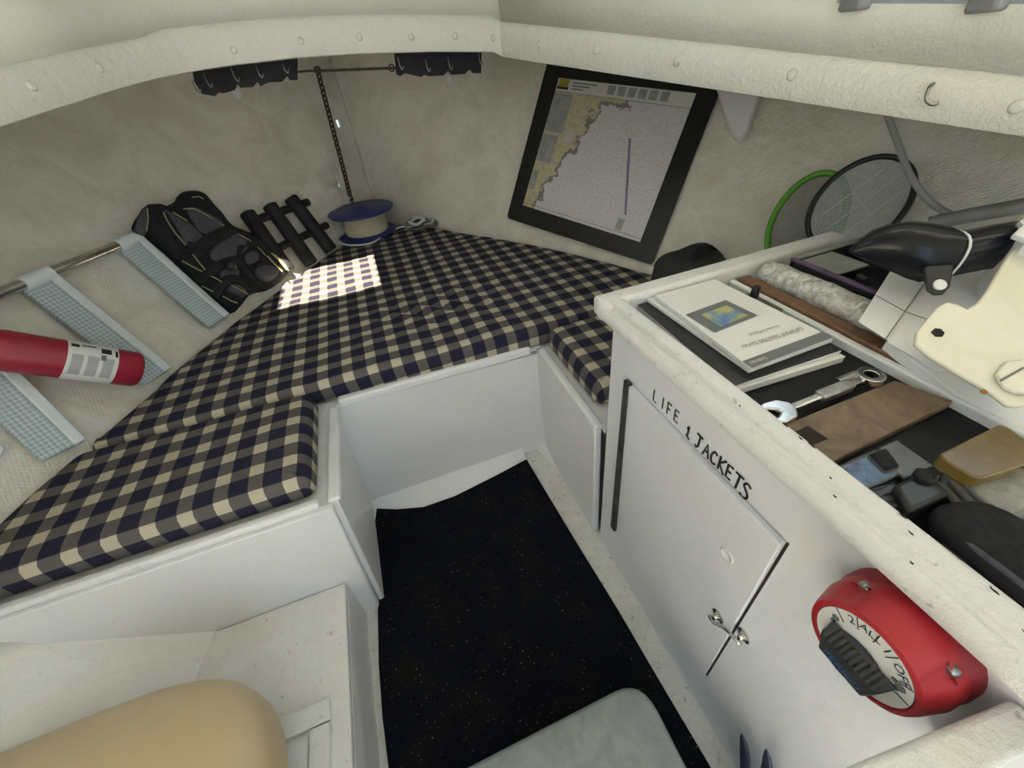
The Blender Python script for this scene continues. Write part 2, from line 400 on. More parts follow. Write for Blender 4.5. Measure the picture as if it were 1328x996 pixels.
# trunk opening: lower edge of the carlin beam, port aft -> front -> starboard aft
pc = at_y(213, 97, 1.70); p0 = at_y(0, 166, 1.26); dirp = (p0-pc)/(p0.y-pc.y)
pa = p0 + dirp*(-2.0-p0.y); pa.z = p0.z-.10; pm = p0 + dirp*(.3-p0.y); pm.z = p0.z-.03
fr = [at_y(x, y, yy) for x, y, yy in ((213, 97, 1.70), (245, 94, 1.725), (310, 84, 1.755), (385, 75.5, 1.775), (470, 70, 1.78), (560, 67.5, 1.775), (640, 68, 1.75))]
s1 = at_y(652, 75, 1.735); s2 = at_y(1328, 180, .413); sa = s1+(s2-s1)*1.9
q0 = p0.lerp(pc, .62); bez = [q0*(1-t)**2 + pc*2*t*(1-t) + fr[2]*t*t for t in (0, .2, .4, .6, .8, 1)]
lo = {'port': [pa, pm, p0, q0], 'front': bez + fr[3:] + [s1], 'starboard': [s1, s1.lerp(s2, .35), s1.lerp(s2, .7), s2, sa]}
allP = lo['port'][:-1] + lo['front'] + lo['starboard'][1:]
def rim_n(p):                                                # mitred outward normal of the opening at a rim point
    acc = Vector((0, 0, 0)); best = 9
    for a, b in zip(allP, allP[1:]):
        d = Vector((b.x-a.x, b.y-a.y, 0)); t = max(0, min(1, Vector((p.x-a.x, p.y-a.y, 0)).dot(d)/d.length_squared)); e = (Vector((a.x, a.y, 0))+d*t-Vector((p.x, p.y, 0))).length
        n = Vector((-d.y, d.x, 0)).normalized()
        if e < best-.004: best = e; acc = n.copy()
        elif e < best+.004: acc += n
    return acc.normalized()
def outw(p, d): return p + rim_n(p)*d
def bh(p): return .094 if p.y > 1.5 and p.x < .58 and p.x > -.4 else .082 if p.x < 0 else .066+.026*max(0, min(1, (p.y-.4)/1.3))
def beam(name, P):
    mb = MB(); rows = []
    for p in P:
        a = p.copy(); ht = bh(p)
        rows.append([a+Vector((0, 0, .010)), outw(a, .003)+Vector((0, 0, .002)), outw(a, .010), outw(a, .034), outw(a, .034)+Vector((0, 0, ht+.02)), outw(a, .014)+Vector((0, 0, ht+.02)), outw(a, .014)+Vector((0, 0, ht+.005)), outw(a, .006)+Vector((0, 0, ht)), a+Vector((0, 0, ht-.010)), outw(a, -.003)+Vector((0, 0, ht*.5))])
    for r in rows: r.append(r[0])
    mb.grid(rows); n = 11
    mb.f += [tuple(range(10)), tuple(range((len(rows)-1)*n, (len(rows)-1)*n+10))]
    return struct(obj(name, mb, BEAMP, smooth=32))
b_port = b_front = b_star = beam('trim_1', allP)
def beam_pt(x, y, P):
    best = None; r = ray(x, y)
    for a, b in zip(P, P[1:]):
        n = Vector((b.y-a.y, a.x-b.x, 0)); q = r*(a.dot(n)/r.dot(n)) if abs(r.dot(n)) > 1e-6 else None
        if q is None: continue
        t = (q-a).dot(b-a)/(b-a).length_squared
        e = max(0, -t, t-1)
        if best is None or e < best[0]: best = (e, q, n.normalized())
    q, n = best[1], best[2]
    return q, (-n if n.dot(q) > 0 else n)
def bolts(par, P, px):
    for x, y in px:
        q, n = beam_pt(x, y, P)
        obj('bolt_head', MB().lathe([(.010, -.002), (.010, .003), (.007, .006), (.003, .0065)], q+n*.001, n, 10), BEAMP, par, smooth=60)
bolts(b_front, lo['front'], [(303, 65), (390, 53), (466, 48), (533, 48), (590, 47), (640, 49)])
bolts(b_star, lo['starboard'], [(700, 58), (773, 65), (879, 80), (1028, 97), (1320, 138)])
bolts(b_port, lo['port'], [(128, 88), (40, 112)])
q, n = beam_pt(1204, 124, lo['starboard'])
obj('hook', MB().tube(smooth_path([q+Vector((0, 0, .016)), q+n*.012+Vector((0, 0, .012)), q+n*.018-Vector((0, .004, .002)), q+n*.012-Vector((0, .014, .010)), q+n*.004-Vector((0, .02, .008))], 4), .0028, 6), STEEL, b_star)['label'] = 'small steel hook'
# deck underside, from the opening out to the hull
deck = MB(); rows = []
def sheer(p):
    side = -1 if p.x < X0 else 1
    return side
outer = []
for i, p in enumerate(allP):
    if p.y > 1.6 and abs(p.x-X0) < .62:
        f = (p.x-X0)/.62; side = -1 if f < 0 else 1; yy = 3.15-1.2*abs(f)
        outer.append(Vector((X0+(hullx(yy, .02, side)-X0)*1.25, yy, .05)))
    else:
        side = -1 if p.x < X0 else 1; z = p.z + .0
        outer.append(Vector((X0+(hullx(p.y, z, side)-X0)*1.05, p.y, z)))
for p, q in zip(allP, outer):
    a = outw(p, .02)+Vector((0, 0, bh(p)-.005))
    rows.append([a.lerp(q, t)+Vector((0, 0, .02*math.sin(math.pi*t))) for t in (0, .25, .5, .75, 1.0, 1.06)])
deck.grid(rows)
o = struct(obj('ceiling', deck, BEAMP, smooth=60)); md = o.modifiers.new('thick', 'SOLIDIFY'); md.thickness = .02
md.offset = 1 if sum(p.normal.z for p in o.data.polygons) > 0 else -1
# trunk walls and roof
RZ = .56
def trunk(name, P, holes=()):
    mb = MB(); base = [outw(p, .016)+Vector((0, 0, bh(p)+.004)) for p in P]; top = [outw(p, -.03) for p in P]
    for t in top: t.z = RZ
    lv = (0, .12, .9, 1)
    for i in range(len(P)-1):
        for k in range(3):
            if (i, k) in holes: continue
            quad = [base[i].lerp(top[i], lv[k]), base[i+1].lerp(top[i+1], lv[k]), base[i+1].lerp(top[i+1], lv[k+1]), base[i].lerp(top[i], lv[k+1])]
            mb.add(quad, [(0, 1, 2, 3)])
    return struct(obj(name, mb, TRUNK, smooth=50, solid=.012, solid_off=0)), base, top, lv
tw_p, bp, tp, lv = trunk('wall_upper_port', [lo['port'][0], lo['port'][1], p0.lerp(pm, .9), p0.lerp(pc, .15)], holes=((2, 1),))
trunk('wall_upper_front', [p0.lerp(pc, .15), q0] + lo['front'][1:])
SW = [s1, s1.lerp(s2, .40), s1.lerp(s2, .765), s1.lerp(s2, 1.25), sa]
tw_s, bs_, ts_, lv = trunk('wall_upper_starboard', SW, holes=((2, 1),))
def window(name, base, top, i, side):
    q = [base[i].lerp(top[i], .12), base[i+1].lerp(top[i+1], .12), base[i+1].lerp(top[i+1], .9), base[i].lerp(top[i], .9)]
    fr_ = MB().tube(q, .011, 4, closed=True)
    o = struct(obj(name, fr_, mat('window_alloy', (.55, .62, .68), .35, .4), bevel=.002))
    obj('pane', MB().add(q, [(0, 1, 2, 3)]), GLASS, o); return q
wq = window('window_1', bs_, ts_, 2, 1); window('window_2', bp, tp, 2, -1)
HY0, HY1, HX0, HX1 = .772, 1.162, -.064, .356          # opening added in the unseen roof to throw the sun patch on the mattress
roof = MB()
zr = RZ
for a, b, c, d in ((-1.35, 1.35, -1.7, HY0), (-1.35, HX0, HY0, HY1), (HX1, 1.35, HY0, HY1), (-1.35, 1.35, HY1, 1.95)):
    roof.box(a, b, c, d, zr, zr+.03)
struct(obj('ceiling_roof', roof, TRUNK))
aft = MB().box(-1.45, -.40, -1.29, -1.25, -1.30, RZ).box(.44, 1.45, -1.29, -1.25, -1.30, RZ)   # unseen bulkhead added behind the lens to cut daylight from aft, doorway left open
struct(obj('wall_aft_blocker', aft, WHITE))

# ------------------------------------------------------------------ BERTH BASE
FX = -.272; YB = 1.09; YF = .70; BT = -.80
bz = thing('vee_berth', 'white painted plywood berth base with raised rails round the footwell', 'berth', (0, 1.4, -1.3))
# port front panel: inboard end leans in toward the sole
pL = hullx(YF, -.85, -1)-.02
end_t, end_b = Vector((-.284, YF, -.795)), Vector((-.327, YF, -1.30))
pan = MB().prism([(pL, YF+.001, -.795), end_t, Vector((-.300, YF, -.99)), end_b, (-.60, YF, -1.30), (hullx(YF, -1.1, -1)-.02, YF, -1.1), (hullx(YF, -.95, -1)-.02, YF, -.95)], (0, .022, 0))
obj('front_panel', pan, WHITE, bz, bevel=.004)
obj('side_panel', MB().hexa([(-.327, YF+.02, -1.30), (-.309, YF+.02, -1.30), (-.312, YB+.01, -1.30), (-.332, YB+.01, -1.30), (-.290, YF+.02, -.795), (-.272, YF+.02, -.795), (-.272, YB+.01, -.795), (-.29, YB+.01, -.795)]), WHITE, bz, bevel=.004)
obj('back_panel', MB().hexa([(-.335, YB, -1.30), (.42, YB, -1.30), (.42, YB+.02, -1.30), (-.335, YB+.02, -1.30), (-.30, YB, -.80), (.42, YB, -.825), (.42, YB+.02, -.825), (-.30, YB+.02, -.80)]), WHITE, bz, bevel=.003)
obj('stub_panel', MB().hexa([(.395, .668, -1.30), (.418, .668, -1.30), (.418, YB+.01, -1.30), (.400, YB+.01, -1.30), (.390, .672, -.81), (.412, .672, -.81), (.416, YB+.01, -.81), (.396, YB+.01, -.81)]), WHITE, bz, bevel=.005)
cvp = [at_z(x, y, -1.3) for x, y in ((478, 660), (490, 661), (515, 662), (550, 659), (590, 645), (640, 620), (683, 597))]
cvp = [V((p.x, min(p.y, YB-.012), -1.2995)) for p in cvp]; cvp[0].x = -.328
obj('cove', MB().grid([[V((p.x+(.02 if 0 else 0), YB-.0008, -1.262)) for p in cvp], [V((p.x, p.y*.45+YB*.55, -1.288)) for p in cvp], cvp]), WHITE, bz, smooth=80)
# berth top deck (three runs under the cushions)
def top_run(poly): return MB().prism([(x, y, BT-.018) for x, y in poly], (0, 0, .018))
def hull_line(y0, y1, z, side, n=12, inset=.004): return [Vector((hullx(y0+(y1-y0)*i/n, z, side)-side*inset, y0+(y1-y0)*i/n, z)) for i in range(n+1)]
pts = [(v.x, v.y) for v in hull_line(YF+.02, 2.70, BT-.01, -1, 22, .0)] + [(v.x, v.y) for v in hull_line(2.70, .66, BT-.01, 1, 22, .0)] + [(.414, .66), (.414, YB+.012), (-.285, YB+.012), (-.285, YF+.02)]
obj('berth_top', top_run(pts), WORN, bz)
# fiddle rails
def rail(P, w_, h, z0):
    mb = MB(); d = (P[1]-P[0]).normalized(); n = Vector((0, 0, 1)).cross(d)*(w_/2)
    a, b = P
    mb.hexa([a-n+Vector((0, 0, z0)), b-n+Vector((0, 0, z0)), b+n+Vector((0, 0, z0)), a+n+Vector((0, 0, z0)), a-n*.8+Vector((0, 0, z0+h)), b-n*.8+Vector((0, 0, z0+h)), b+n*.8+Vector((0, 0, z0+h)), a+n*.8+Vector((0, 0, z0+h))]); return mb

obj('fiddle_rail', rail((V((pL+.03, YF+.024, 0)), V((-.312, YF+.024, 0))), .026, .018, -.796), WHITE, bz, bevel=.006, seg=3)
obj('fiddle_rail', rail((V((-.279, YF+.02, 0)), V((-.276, YB-.015, 0))), .034, .016, -.80), WHITE, bz, bevel=.006, seg=3)
obj('fiddle_rail', rail((V((-.262, YB+.018, 0)), V((.372, YB+.002, 0))), .034, .030, -.812), WHITE, bz, bevel=.008, seg=3)
obj('fiddle_rail', rail((V((.402, .672, 0)), V((.406, YB-.02, 0))), .03, .022, -.812), WHITE, bz, bevel=.007, seg=3)

# ------------------------------------------------------------------ CUSHIONS
def cushion(name, label, outline, zt, zb, r, seedv, amp):
    P = round_poly([V((x, y, 0)) for x, y in outline], .03, 4)
    Q = []
    for a, b in zip(P, P[1:]+P[:1]):
        k = max(1, int((b-a).length/.06)); Q += [a.lerp(b, i/k) for i in range(k)]
    m = len(Q); area = sum(a.x*b.y-b.x*a.y for a, b in zip(Q, Q[1:]+Q[:1]))
    nr = []
    for i in range(m):
        t = (Q[(i+1) % m]-Q[i-1]).normalized(); n_ = V((t.y, -t.x, 0))
        nr.append(n_ if area > 0 else -n_)
    bm = bmesh.new(); L = bm.verts.layers.float_vector.new('uvp'); rings = []
    for ins, z, d in ((r, zt, 0), (r*.55, zt-r*.10, r*.46), (r*.2, zt-r*.42, r*.95), (0, zt-r, r*1.55), (0, zb+.012, r*1.55+(zt-r-zb-.012)), (.012, zb, r*1.6+(zt-r-zb))):
        ring = []
        for p, n_ in zip(Q, nr):
            v = bm.verts.new(p-n_*ins+V((0, 0, z))); v[L] = p-n_*r+n_*d; ring.append(v)
        rings.append(ring)
    for a, b in zip(rings, rings[1:]):
        for i in range(m): bm.faces.new((a[i], a[(i+1) % m], b[(i+1) % m], b[i]))
    bm.faces.new(rings[-1][::-1]); top = bm.faces.new(rings[0])
    bm.normal_update()
    if top.normal.z < 0: top.normal_flip()
    sel = [top]
    xs = [v.co.x for v in bm.verts]; ys = [v.co.y for v in bm.verts]
    for ax, lo_, hi in ((0, min(xs), max(xs)), (1, min(ys), max(ys))):
        c = lo_+.03
        while c < hi:
            co = V((c, 0, 0)) if ax == 0 else V((0, c, 0)); no = V((1, 0, 0)) if ax == 0 else V((0, 1, 0))
            fs = [f for f in bm.faces if f.normal.z > .99 and all(abs(v.co.z-zt) < 1e-5 for v in f.verts)]
            g = list({e for f in fs for e in f.edges}) + list({v for f in fs for v in f.verts}) + fs
            bmesh.ops.bisect_plane(bm, geom=g, plane_co=co, plane_no=no, dist=1e-5); c += .045
    for v in bm.verts:
        if abs(v.co.z-zt) < 1e-5: v[L] = V((v.co.x, v.co.y, 0))
    for v in bm.verts:
        if v.co.z > zb+.02:
            k = 1 if v.co.z > zt-.01 else .4
            q = v[L]
            v.co.z += k*(amp*noise.noise(V((q.x*5, q.y*5, seedv))) + amp*.55*noise.noise(V((q.x*14, q.y*14, seedv+7))))
            if name == 'berth_mattress':                     # pulled wrinkles near the middle of the front
                d = V((q.x-.12, q.y-1.42, 0)); g = math.exp(-(d.x/.22)**2-(d.y/.13)**2)
                v.co.z += .012*g*math.sin((q.x*1.4+q.y)*46)
    bmesh.ops.triangulate(bm, faces=[f for f in bm.faces if len(f.verts) > 4])
    off = V((sum(xs)/len(xs), sum(ys)/len(ys), zb))
    me = bpy.data.meshes.new(name); uvl = bm.loops.layers.uv.new('UVMap')
    for f in bm.faces:
        f.smooth = True
        for lp in f.loops: lp[uvl].uv = (lp.vert[L].x, lp.vert[L].y)
    bmesh.ops.recalc_face_normals(bm, faces=bm.faces)
    bmesh.ops.translate(bm, verts=bm.verts, vec=-off); bm.to_mesh(me); bm.free(); me.materials.append(PLAID)
    o = bpy.data.objects.new(name, me); C.objects.link(o); o.location = off; o['at'] = tuple(off)
    return tag(o, label, 'cushion')
ZT, ZB = -.72, -.797
hl = lambda y0, y1, side, n=14, z=-.755, ins=.012: [(v.x, v.y) for v in hull_line(y0, y1, z, side, n, ins)]
cushion('berth_mattress', 'large blue and cream plaid mattress filling the pointed bow berth', hl(1.125, 2.50, -1) + hl(2.50, 1.085, 1) + [(.43, 1.085), (-.31, 1.118)], ZT, ZB, .028, 1.0, .006)
cushion('seat_cushion', 'plaid cushion on the port bench in front of the ladder', [(-.318, .752), (-.318, 1.112)] + hl(1.118, .752, -1, 6), ZT, ZB, .030, 4.0, .006)
cushion('seat_cushion', 'small plaid cushion between the footwell stub panel and the chart wall', [(.432, .735), (.432, 1.078)] + hl(1.078, .735, 1, 6), ZT, ZB, .030, 9.0, .005)

# ------------------------------------------------------------------ PORT LOCKER SEAT
SZ = -1.10
lk = thing('locker_seat', 'low white painted locker seat with framed hatch beside the black carpet', 'locker', (-.6, .3, -1.3))
edge = [(-.362, YF, SZ), (-.362, -.5, SZ)]
obj('seat_top', MB().prism([(-.362, YF-.001, SZ-.02), (-.362, -.5, SZ-.02), (-.90, -.5, SZ-.02), (-.84, .2, SZ-.02), (-.79, .5, SZ-.02), (-.775, YF-.001, SZ-.02)], (0, 0, .02)), WORN, lk, bevel=.004)
obj('side_panel', MB().hexa([(-.368, -.5, -1.30), (-.350, -.5, -1.30), (-.368, YF, -1.30), (-.386, YF, -1.30), (-.380, -.5, SZ-.021), (-.362, -.5, SZ-.021), (-.362, YF, SZ-.021), (-.380, YF, SZ-.021)]), WHITE, lk)
hz = SZ+.001
def strip(x0, x1, y0, y1): return MB().box(x0, x1, y0, y1, hz, hz+.013)
obj('hatch_frame', strip(-.78, -.402, .388, .430), WORN, lk, bevel=.002)
obj('hatch_frame', strip(-.444, -.402, -.30, .385), WORN, lk, bevel=.002)
obj('hatch_lid', MB().box(-.78, -.450, -.30, .380, hz, hz+.003), WORN, lk)

# ------------------------------------------------------------------ STARBOARD CABINET
CX = .408; CY0, CY1 = -.30, .645
cb = thing('storage_cabinet', 'white painted storage cabinet with hand lettered door and open tray top', 'cabinet', (.6, .3, -1.3))
DY0, DY1, DZ0, DZ1 = .173, .552, -1.135, -.566
obj('front_panel', MB().box(CX, CX+.018, CY0, CY1, -1.30, -.455), FACE, cb, bevel=.003)
obj('end_panel', MB().box(CX+.018, 1.02, CY1-.018, CY1, -1.30, -.46), FACE, cb)
obj('end_panel', MB().box(CX+.018, 1.12, CY0, CY0+.018, -1.30, -.48), FACE, cb)
dr = obj('door', MB().hexa([(CX-.004, DY0, DZ0), (CX-.001, DY0, DZ0), (CX-.001, DY1, DZ0), (CX-.004, DY1, DZ0), (CX-.012, DY0, DZ1), (CX-.001, DY0, DZ1), (CX-.001, DY1, DZ1), (CX-.012, DY1, DZ1)]), FACE, cb, bevel=.005)
obj('door_gap', MB().box(CX-.0008, CX+.001, DY0-.004, DY0, DZ0, DZ1), HOLE, cb)['label'] = 'dark gap along the latch side'
hg = obj('hinge', MB().box(CX-.012, CX-.001, DY1+.001, DY1+.022, DZ0+.01, DZ1+.003), CAMO, cb, bevel=.003); hg['label'] = 'black worn strip hinge'
for k in range(3): obj('knuckle', MB().tube([(CX-.013, DY1+.003, DZ0+.03+k*.18), (CX-.013, DY1+.003, DZ0+.19+k*.18)], .005, 8), CAMO, hg)
fp = obj('finger_pull', MB().lathe([(.009, 0), (.014, 0), (.015, .002), (.012, .004), (.010, .002)], (CX-.0085, .233, -.70), (-1, 0, 0), 20), GLOSSW, dr, smooth=60)
# hasp across the gap
hs = obj('latch', MB().tube(smooth_path([(CX-.02, .210, -.884), (CX-.024, .198, -.878), (CX-.018, .180, -.866), (CX-.02, .160, -.852), (CX-.016, .148, -.856), (CX-.010, .150, -.868)], 4), .0035, 8), CHROME, cb); hs['label'] = 'chrome hook latch'
for x_, y_, z_ in ((CX-.006, .203, -.878), (CX, .154, -.852)): obj('staple', MB().lathe([(.014, 0), (.014, .004), (.007, .007), (.004, .013)], (x_, y_, z_), (-1, 0, 0), 12), CHROME, hs, smooth=50)
# hand lettering
GL = {'L': [[(0, 1), (0, 0), (.6, .03)]], 'I': [[(.25, 1), (.3, 0)]], 'F': [[(.05, 1), (.1, 0)], [(.05, 1), (.65, .98)], [(.08, .5), (.55, .52)]],
      'E': [[(.65, 1), (.05, .98), (.08, 0), (.7, .02)], [(.06, .5), (.55, .52)]], '&': [[(.35, 1.05), (.32, .15), (.1, .25)], [(.32, .15), (.7, .05)], [(.15, .8), (.35, 1.05)]],
      'J': [[(.0, 1), (.75, .98)], [(.42, 1), (.40, .2), (.2, 0), (0, .12)]], 'A': [[(0, 0), (.35, 1), (.75, 0)], [(.14, .4), (.62, .4)]],
      'C': [[(.7, .85), (.4, 1), (.05, .6), (.15, .1), (.5, 0), (.75, .12)]], 'K': [[(.05, 1), (.08, 0)], [(.7, 1), (.1, .48), (.8, -.05)]],
      'T': [[(-.05, 1), (.8, 1.02)], [(.38, 1), (.36, 0)]], 'S': [[(.7, .9), (.35, 1.02), (.1, .75), (.6, .4), (.65, .12), (.3, -.05), (.0, .1)]]}
letters = [('L', .483, -.548, .026), ('I', .458, -.545, .026), ('F', .440, -.545, .027), ('E', .418, -.543, .026), ('&', .382, -.552, .026), ('J', .355, -.550, .030), ('A', .334, -.549, .028),
           ('C', .316, -.547, .026), ('K', .298, -.547, .029), ('E', .280, -.545, .027), ('T', .262, -.548, .030), ('S', .245, -.550, .031)]
for ch, y, z, h in letters:
    mb = MB(); kk = (.483-y)/.238; y = y+.012*kk; z = z-.009*kk
    for st in GL[ch]:
        mb.tube([(CX-.0012, y+.003-a*h*.62, z-.007+b*h*1.0) for a, b in (smooth_path([V((q[0], q[1], 0)) for q in st], 3) if len(st) > 4 else [V((q[0], q[1], 0)) for q in st]) and [(q.x, q.y) for q in (smooth_path([V((q[0], q[1], 0)) for q in st], 3) if len(st) > 4 else [V((q[0], q[1], 0)) for q in st])]], .0018 if y > .4 else .0024, 5, up=(1, 0, 0), flat=.4)
    obj('letter', mb, INK, cb)
# rim of the tray top
RZT, RZB = -.415, -.455
lip = MB(); prof = [(CX, RZB), (.388, RZB), (.379, RZB+.006), (.376, RZB+.018), (.379, RZT-.013), (.386, RZT-.007), (.396, RZT-.008), (.399, RZT-.001), (.404, RZT+.001), (.426, RZT), (.431, RZT-.005), (.431, RZB-.01)]
LY0, LY1 = -.30, .672
lip.prism([(x, LY0, z) for x, z in prof], (0, LY1-LY0-.02, 0))
obj('rim', lip, WORN, cb, bevel=.003)
for y_, x_, l_ in ((.245, .424, .010), (.222, .422, .006), (.205, .424, .012), (.165, .402, .004), (.10, .424, .008), (.085, .412, .006), (.045, .426, .024), (.02, .420, .008), (.30, .400, .004), (.145, .385, .005), (-.01, .404, .007), (.065, .383, .004)):
    obj('paint_chip', MB().prism([(x_, y_, RZT+.0003), (x_+.0011, y_+l_*.3, RZT+.0003), (x_+.0007, y_+l_*.7, RZT+.0003), (x_+.0016, y_+l_, RZT+.0003), (x_+.0002, y_+l_*.85, RZT+.0003), (x_-.0006, y_+l_*.4, RZT+.0003)], (0, 0, .0009)), HOLE, cb)
erim = MB().prism([(.384, LY1-.03, RZB), (.384, LY1+.012, RZB), (.384, LY1+.016, RZB+.008), (.384, LY1+.016, RZT-.006), (.384, LY1+.010, RZT), (.384, LY1-.024, RZT), (.384, LY1-.03, RZT-.006)], (.63, 0, 0))
obj('rim', erim, WORN, cb, bevel=.006, seg=3)
obj('rim_corner', MB().lathe([(.028, RZB), (.034, RZB+.01), (.034, RZT-.012), (.026, RZT-.003), (.012, RZT-.001)], (.410, LY1-.017, 0), (0, 0, 1), 20), WORN, cb, smooth=50)
TF = -.458
obj('tray_floor', MB().box(.431, .695, -.30, LY1-.03, TF-.01, TF), LINER, cb)['label'] = 'black rubber tray liner'
FXI = .690
obj('fiddle_strip', MB().box(FXI, FXI+.014, -.30, LY1-.03, TF-.02, TF+.016), GLOSSW, cb, bevel=.003)
obj('back_shelf', MB().box(FXI+.014, 1.16, -.30, LY1-.03, TF-.02, TF-.005), WORN, cb)
obj('end_rail', MB().hexa([(.20, -.050, -.62), (CX-.001, -.066, -.62), (CX-.001, -.036, -.62), (.20, -.016, -.62), (.20, -.050, -.485), (CX-.001, -.066, -.485), (CX-.001, -.036, -.485), (.20, -.016, -.485)]), WORN, cb, bevel=.006, seg=3)

# ------------------------------------------------------------------ BATTERY SWITCH
SY, SZc = .037, -.522
sw = thing('battery_switch', 'round red battery switch with black knob mounted under the cabinet rim', 'switch', (CX, SY, SZc-.07))
def yz(a, r, x=0): return V((x, SY+math.cos(a)*r, SZc+math.sin(a)*r))
obj('base', MB().lathe([(.064, 0), (.064, .012), (.060, .020)], (CX, SY, SZc), (-1, 0, 0), 40), REDD, sw, smooth=40)
hb = MB(); N = 72; rows = []
for rr, h in ((.062, .018), (.0625, .034), (.061, .040), (.0565, .058), (.054, .0645), (.049, .066), (.047, .063)):
    row = []
    for k in range(N+1):
        a = 2*math.pi*k/N; c = max(0, math.cos(4*(a-math.pi/4)))**6                 # four screw recesses
        r2 = rr*(1-.04*c) if h < .05 else rr; h2 = h - (.030*c if .036 < h < .062 else 0)
        row.append(yz(a, r2, CX-h2))
    rows.append(row)
obj('housing', hb.grid(rows), REDP, sw, smooth=35)
for k in range(4):
    a = math.pi/4+k*math.pi/2
    s_ = obj('screw', MB().lathe([(.0075, 0), (.0075, .004), (.005, .0075), (.001, .008)], yz(a, .0555, CX-.027), (-1, 0, 0), 12), STEEL, sw)
DX = CX-.0635
obj('dial', MB().lathe([(.047, 0), (.047, .0012)], (DX, SY, SZc), (-1, 0, 0), 40), GLOSSW, sw)
dxl = DX-.0016
for a in (35, 62, 88, 112, 150, 178):
    a = math.radians(a); mbt = MB(); mbt.tube([yz(a, .032, dxl), yz(a, .0465, dxl)], .0006, 4); obj('mark', mbt, INK, sw)
for s_, a, sz in (('2', 126, .0135), ('ALL', 100, .0125), ('1', 76, .0135), ('OFF', 46, .013)):
    a_ = math.radians(a); rd = V((0, math.cos(a_), math.sin(a_))); tg = V((0, -math.sin(a_), math.cos(a_)))
    # seen from port, letters read left to right towards aft
    obj('lettering', text_geo(s_, sz, yz(a_ if True else 0, .0355, dxl) if False else V((dxl, SY-math.cos(a_)*.0395, SZc+math.sin(a_)*.0395)), V((0, -math.sin(a_), -math.cos(a_))), V((0, -math.cos(a_), math.sin(a_)))), INK, sw)
for a, r, sz in ((158, .036, .004), (168, .034, .003), (20, .036, .005), (12, .033, .003), (28, .031, .003)):
    a_ = math.radians(a); obj('emblem', MB().lathe([(sz, 0), (sz, .0004)], (dxl, SY-math.cos(a_)*r, SZc+math.sin(a_)*r), (-1, 0, 0), 6), INKG, sw)
kn = MB().lathe([(.031, 0), (.032, .004), (.030, .007)], (DX-.001, SY+.002, SZc-.016), (-1, 0, 0), 28)
kz0, kz1 = SZc-.036, SZc+.010
kn.hexa([(DX-.003, SY-.028, kz0), (DX-.003, SY+.028, kz0), (DX-.003, SY+.034, kz1), (DX-.003, SY-.034, kz1), (DX-.015, SY-.024, kz0+.003), (DX-.015, SY+.024, kz0+.003), (DX-.017, SY+.030, kz1-.013), (DX-.017, SY-.030, kz1-.013)])
knob = obj('knob', kn, KNOBM, sw, bevel=.003)
for k in range(10):
    y = SY-.026+k*.0056; obj('grip_rib', MB().hexa([(DX-.004, y, kz1-.003), (DX-.004, y+.003, kz1-.003), (DX-.0055, y+.003, kz1+.002), (DX-.0055, y, kz1+.002), (DX-.0165, y, kz1-.014), (DX-.0165, y+.003, kz1-.014), (DX-.0195, y+.003, kz1-.010), (DX-.0195, y, kz1-.010)]), KNOBM, knob)
obj('lettering', text_geo('PERKO', .0130, (DX-.0172, SY, kz0+.015), (0, -1, 0), (0, 0, 1), shear=.2), BLUEINK, knob)['label'] = 'blue slanted lettering'

# ------------------------------------------------------------------ CARPET, BOX LID, SEAT, NAVY THING
car = MB(); cz = -1.2995
outl = [at_z(x, y, -1.3) for x, y in ((683, 597), (744, 699), (800, 790), (860, 893), (921, 996))] + [V((.30, -.5, -1.3)), V((-.37, -.5, -1.3))] + [at_z(x, y, -1.3) for x, y in ((505, 996), (497, 930), (492, 860), (491, 790), (486, 720), (478, 660), (490, 661), (515, 662), (550, 659), (590, 645), (640, 620))]
P = [V((q.x, min(q.y, YB-.004), cz)) for q in outl]
tag(obj('carpet', car.prism(P, (0, 0, .007)), CARPET), 'black flecked carpet piece cut to fit the footwell sole', 'carpet')
LZ = -1.0
bx = thing('storage_box', 'grey moulded plastic box with scratched rounded lid standing on the carpet', 'box', (.02, 0, -1.29))
rp = round_poly([V((-.20, -.25, 0)), V((.236, -.25, 0)), V((.240, .196, 0)), V((-.20, .190, 0))], .06, 6)
ins = lambda k: [V((.02+(p.x-.02)*k, -.03+(p.y+.03)*k, 0)) for p in rp]
def rings(mb, L):
    n_ = len(rp); vs = []; fs = []
    for k, z in L: vs += [p+V((0, 0, z)) for p in ins(k)]
    for i in range(len(L)-1):
        for j in range(n_): fs.append((i*n_+j, i*n_+(j+1) % n_, (i+1)*n_+(j+1) % n_, (i+1)*n_+j))
    fs += [tuple(range(n_))[::-1], tuple(range((len(L)-1)*n_, len(L)*n_))]
    return mb.add(vs, fs)
obj('body', rings(MB(), [(.86, -1.2915), (.90, -1.28), (.95, LZ-.03)]), LIDG, bx)
obj('lid', rings(MB(), [(.97, LZ-.045), (1.0, LZ-.04), (1.0, LZ-.012), (.985, LZ-.004), (.96, LZ)]), LIDG, bx, smooth=60)
se = MB(); o_ = V((-.80, .15, -.965))
st = thing('helm_seat', 'beige moulded plastic seat in front of the locker hatch', 'seat', (o_.x, o_.y, -1.09))
obj('seat_shell', MB().ellipsoid(o_, (.365, .365, .105), 48, 24, .58), TAN, st, smooth=80)
obj('pedestal', MB().lathe([(.12, 0), (.11, .02), (.07, .04), (.07, .10)], (o_.x, o_.y, -1.0895), (0, 0, 1), 20), STEEL, st)
nv = thing('work_gloves', 'navy blue pointed rubber tips at the foot of the white cabinet', 'gloves', (.37, .04, -1.3))
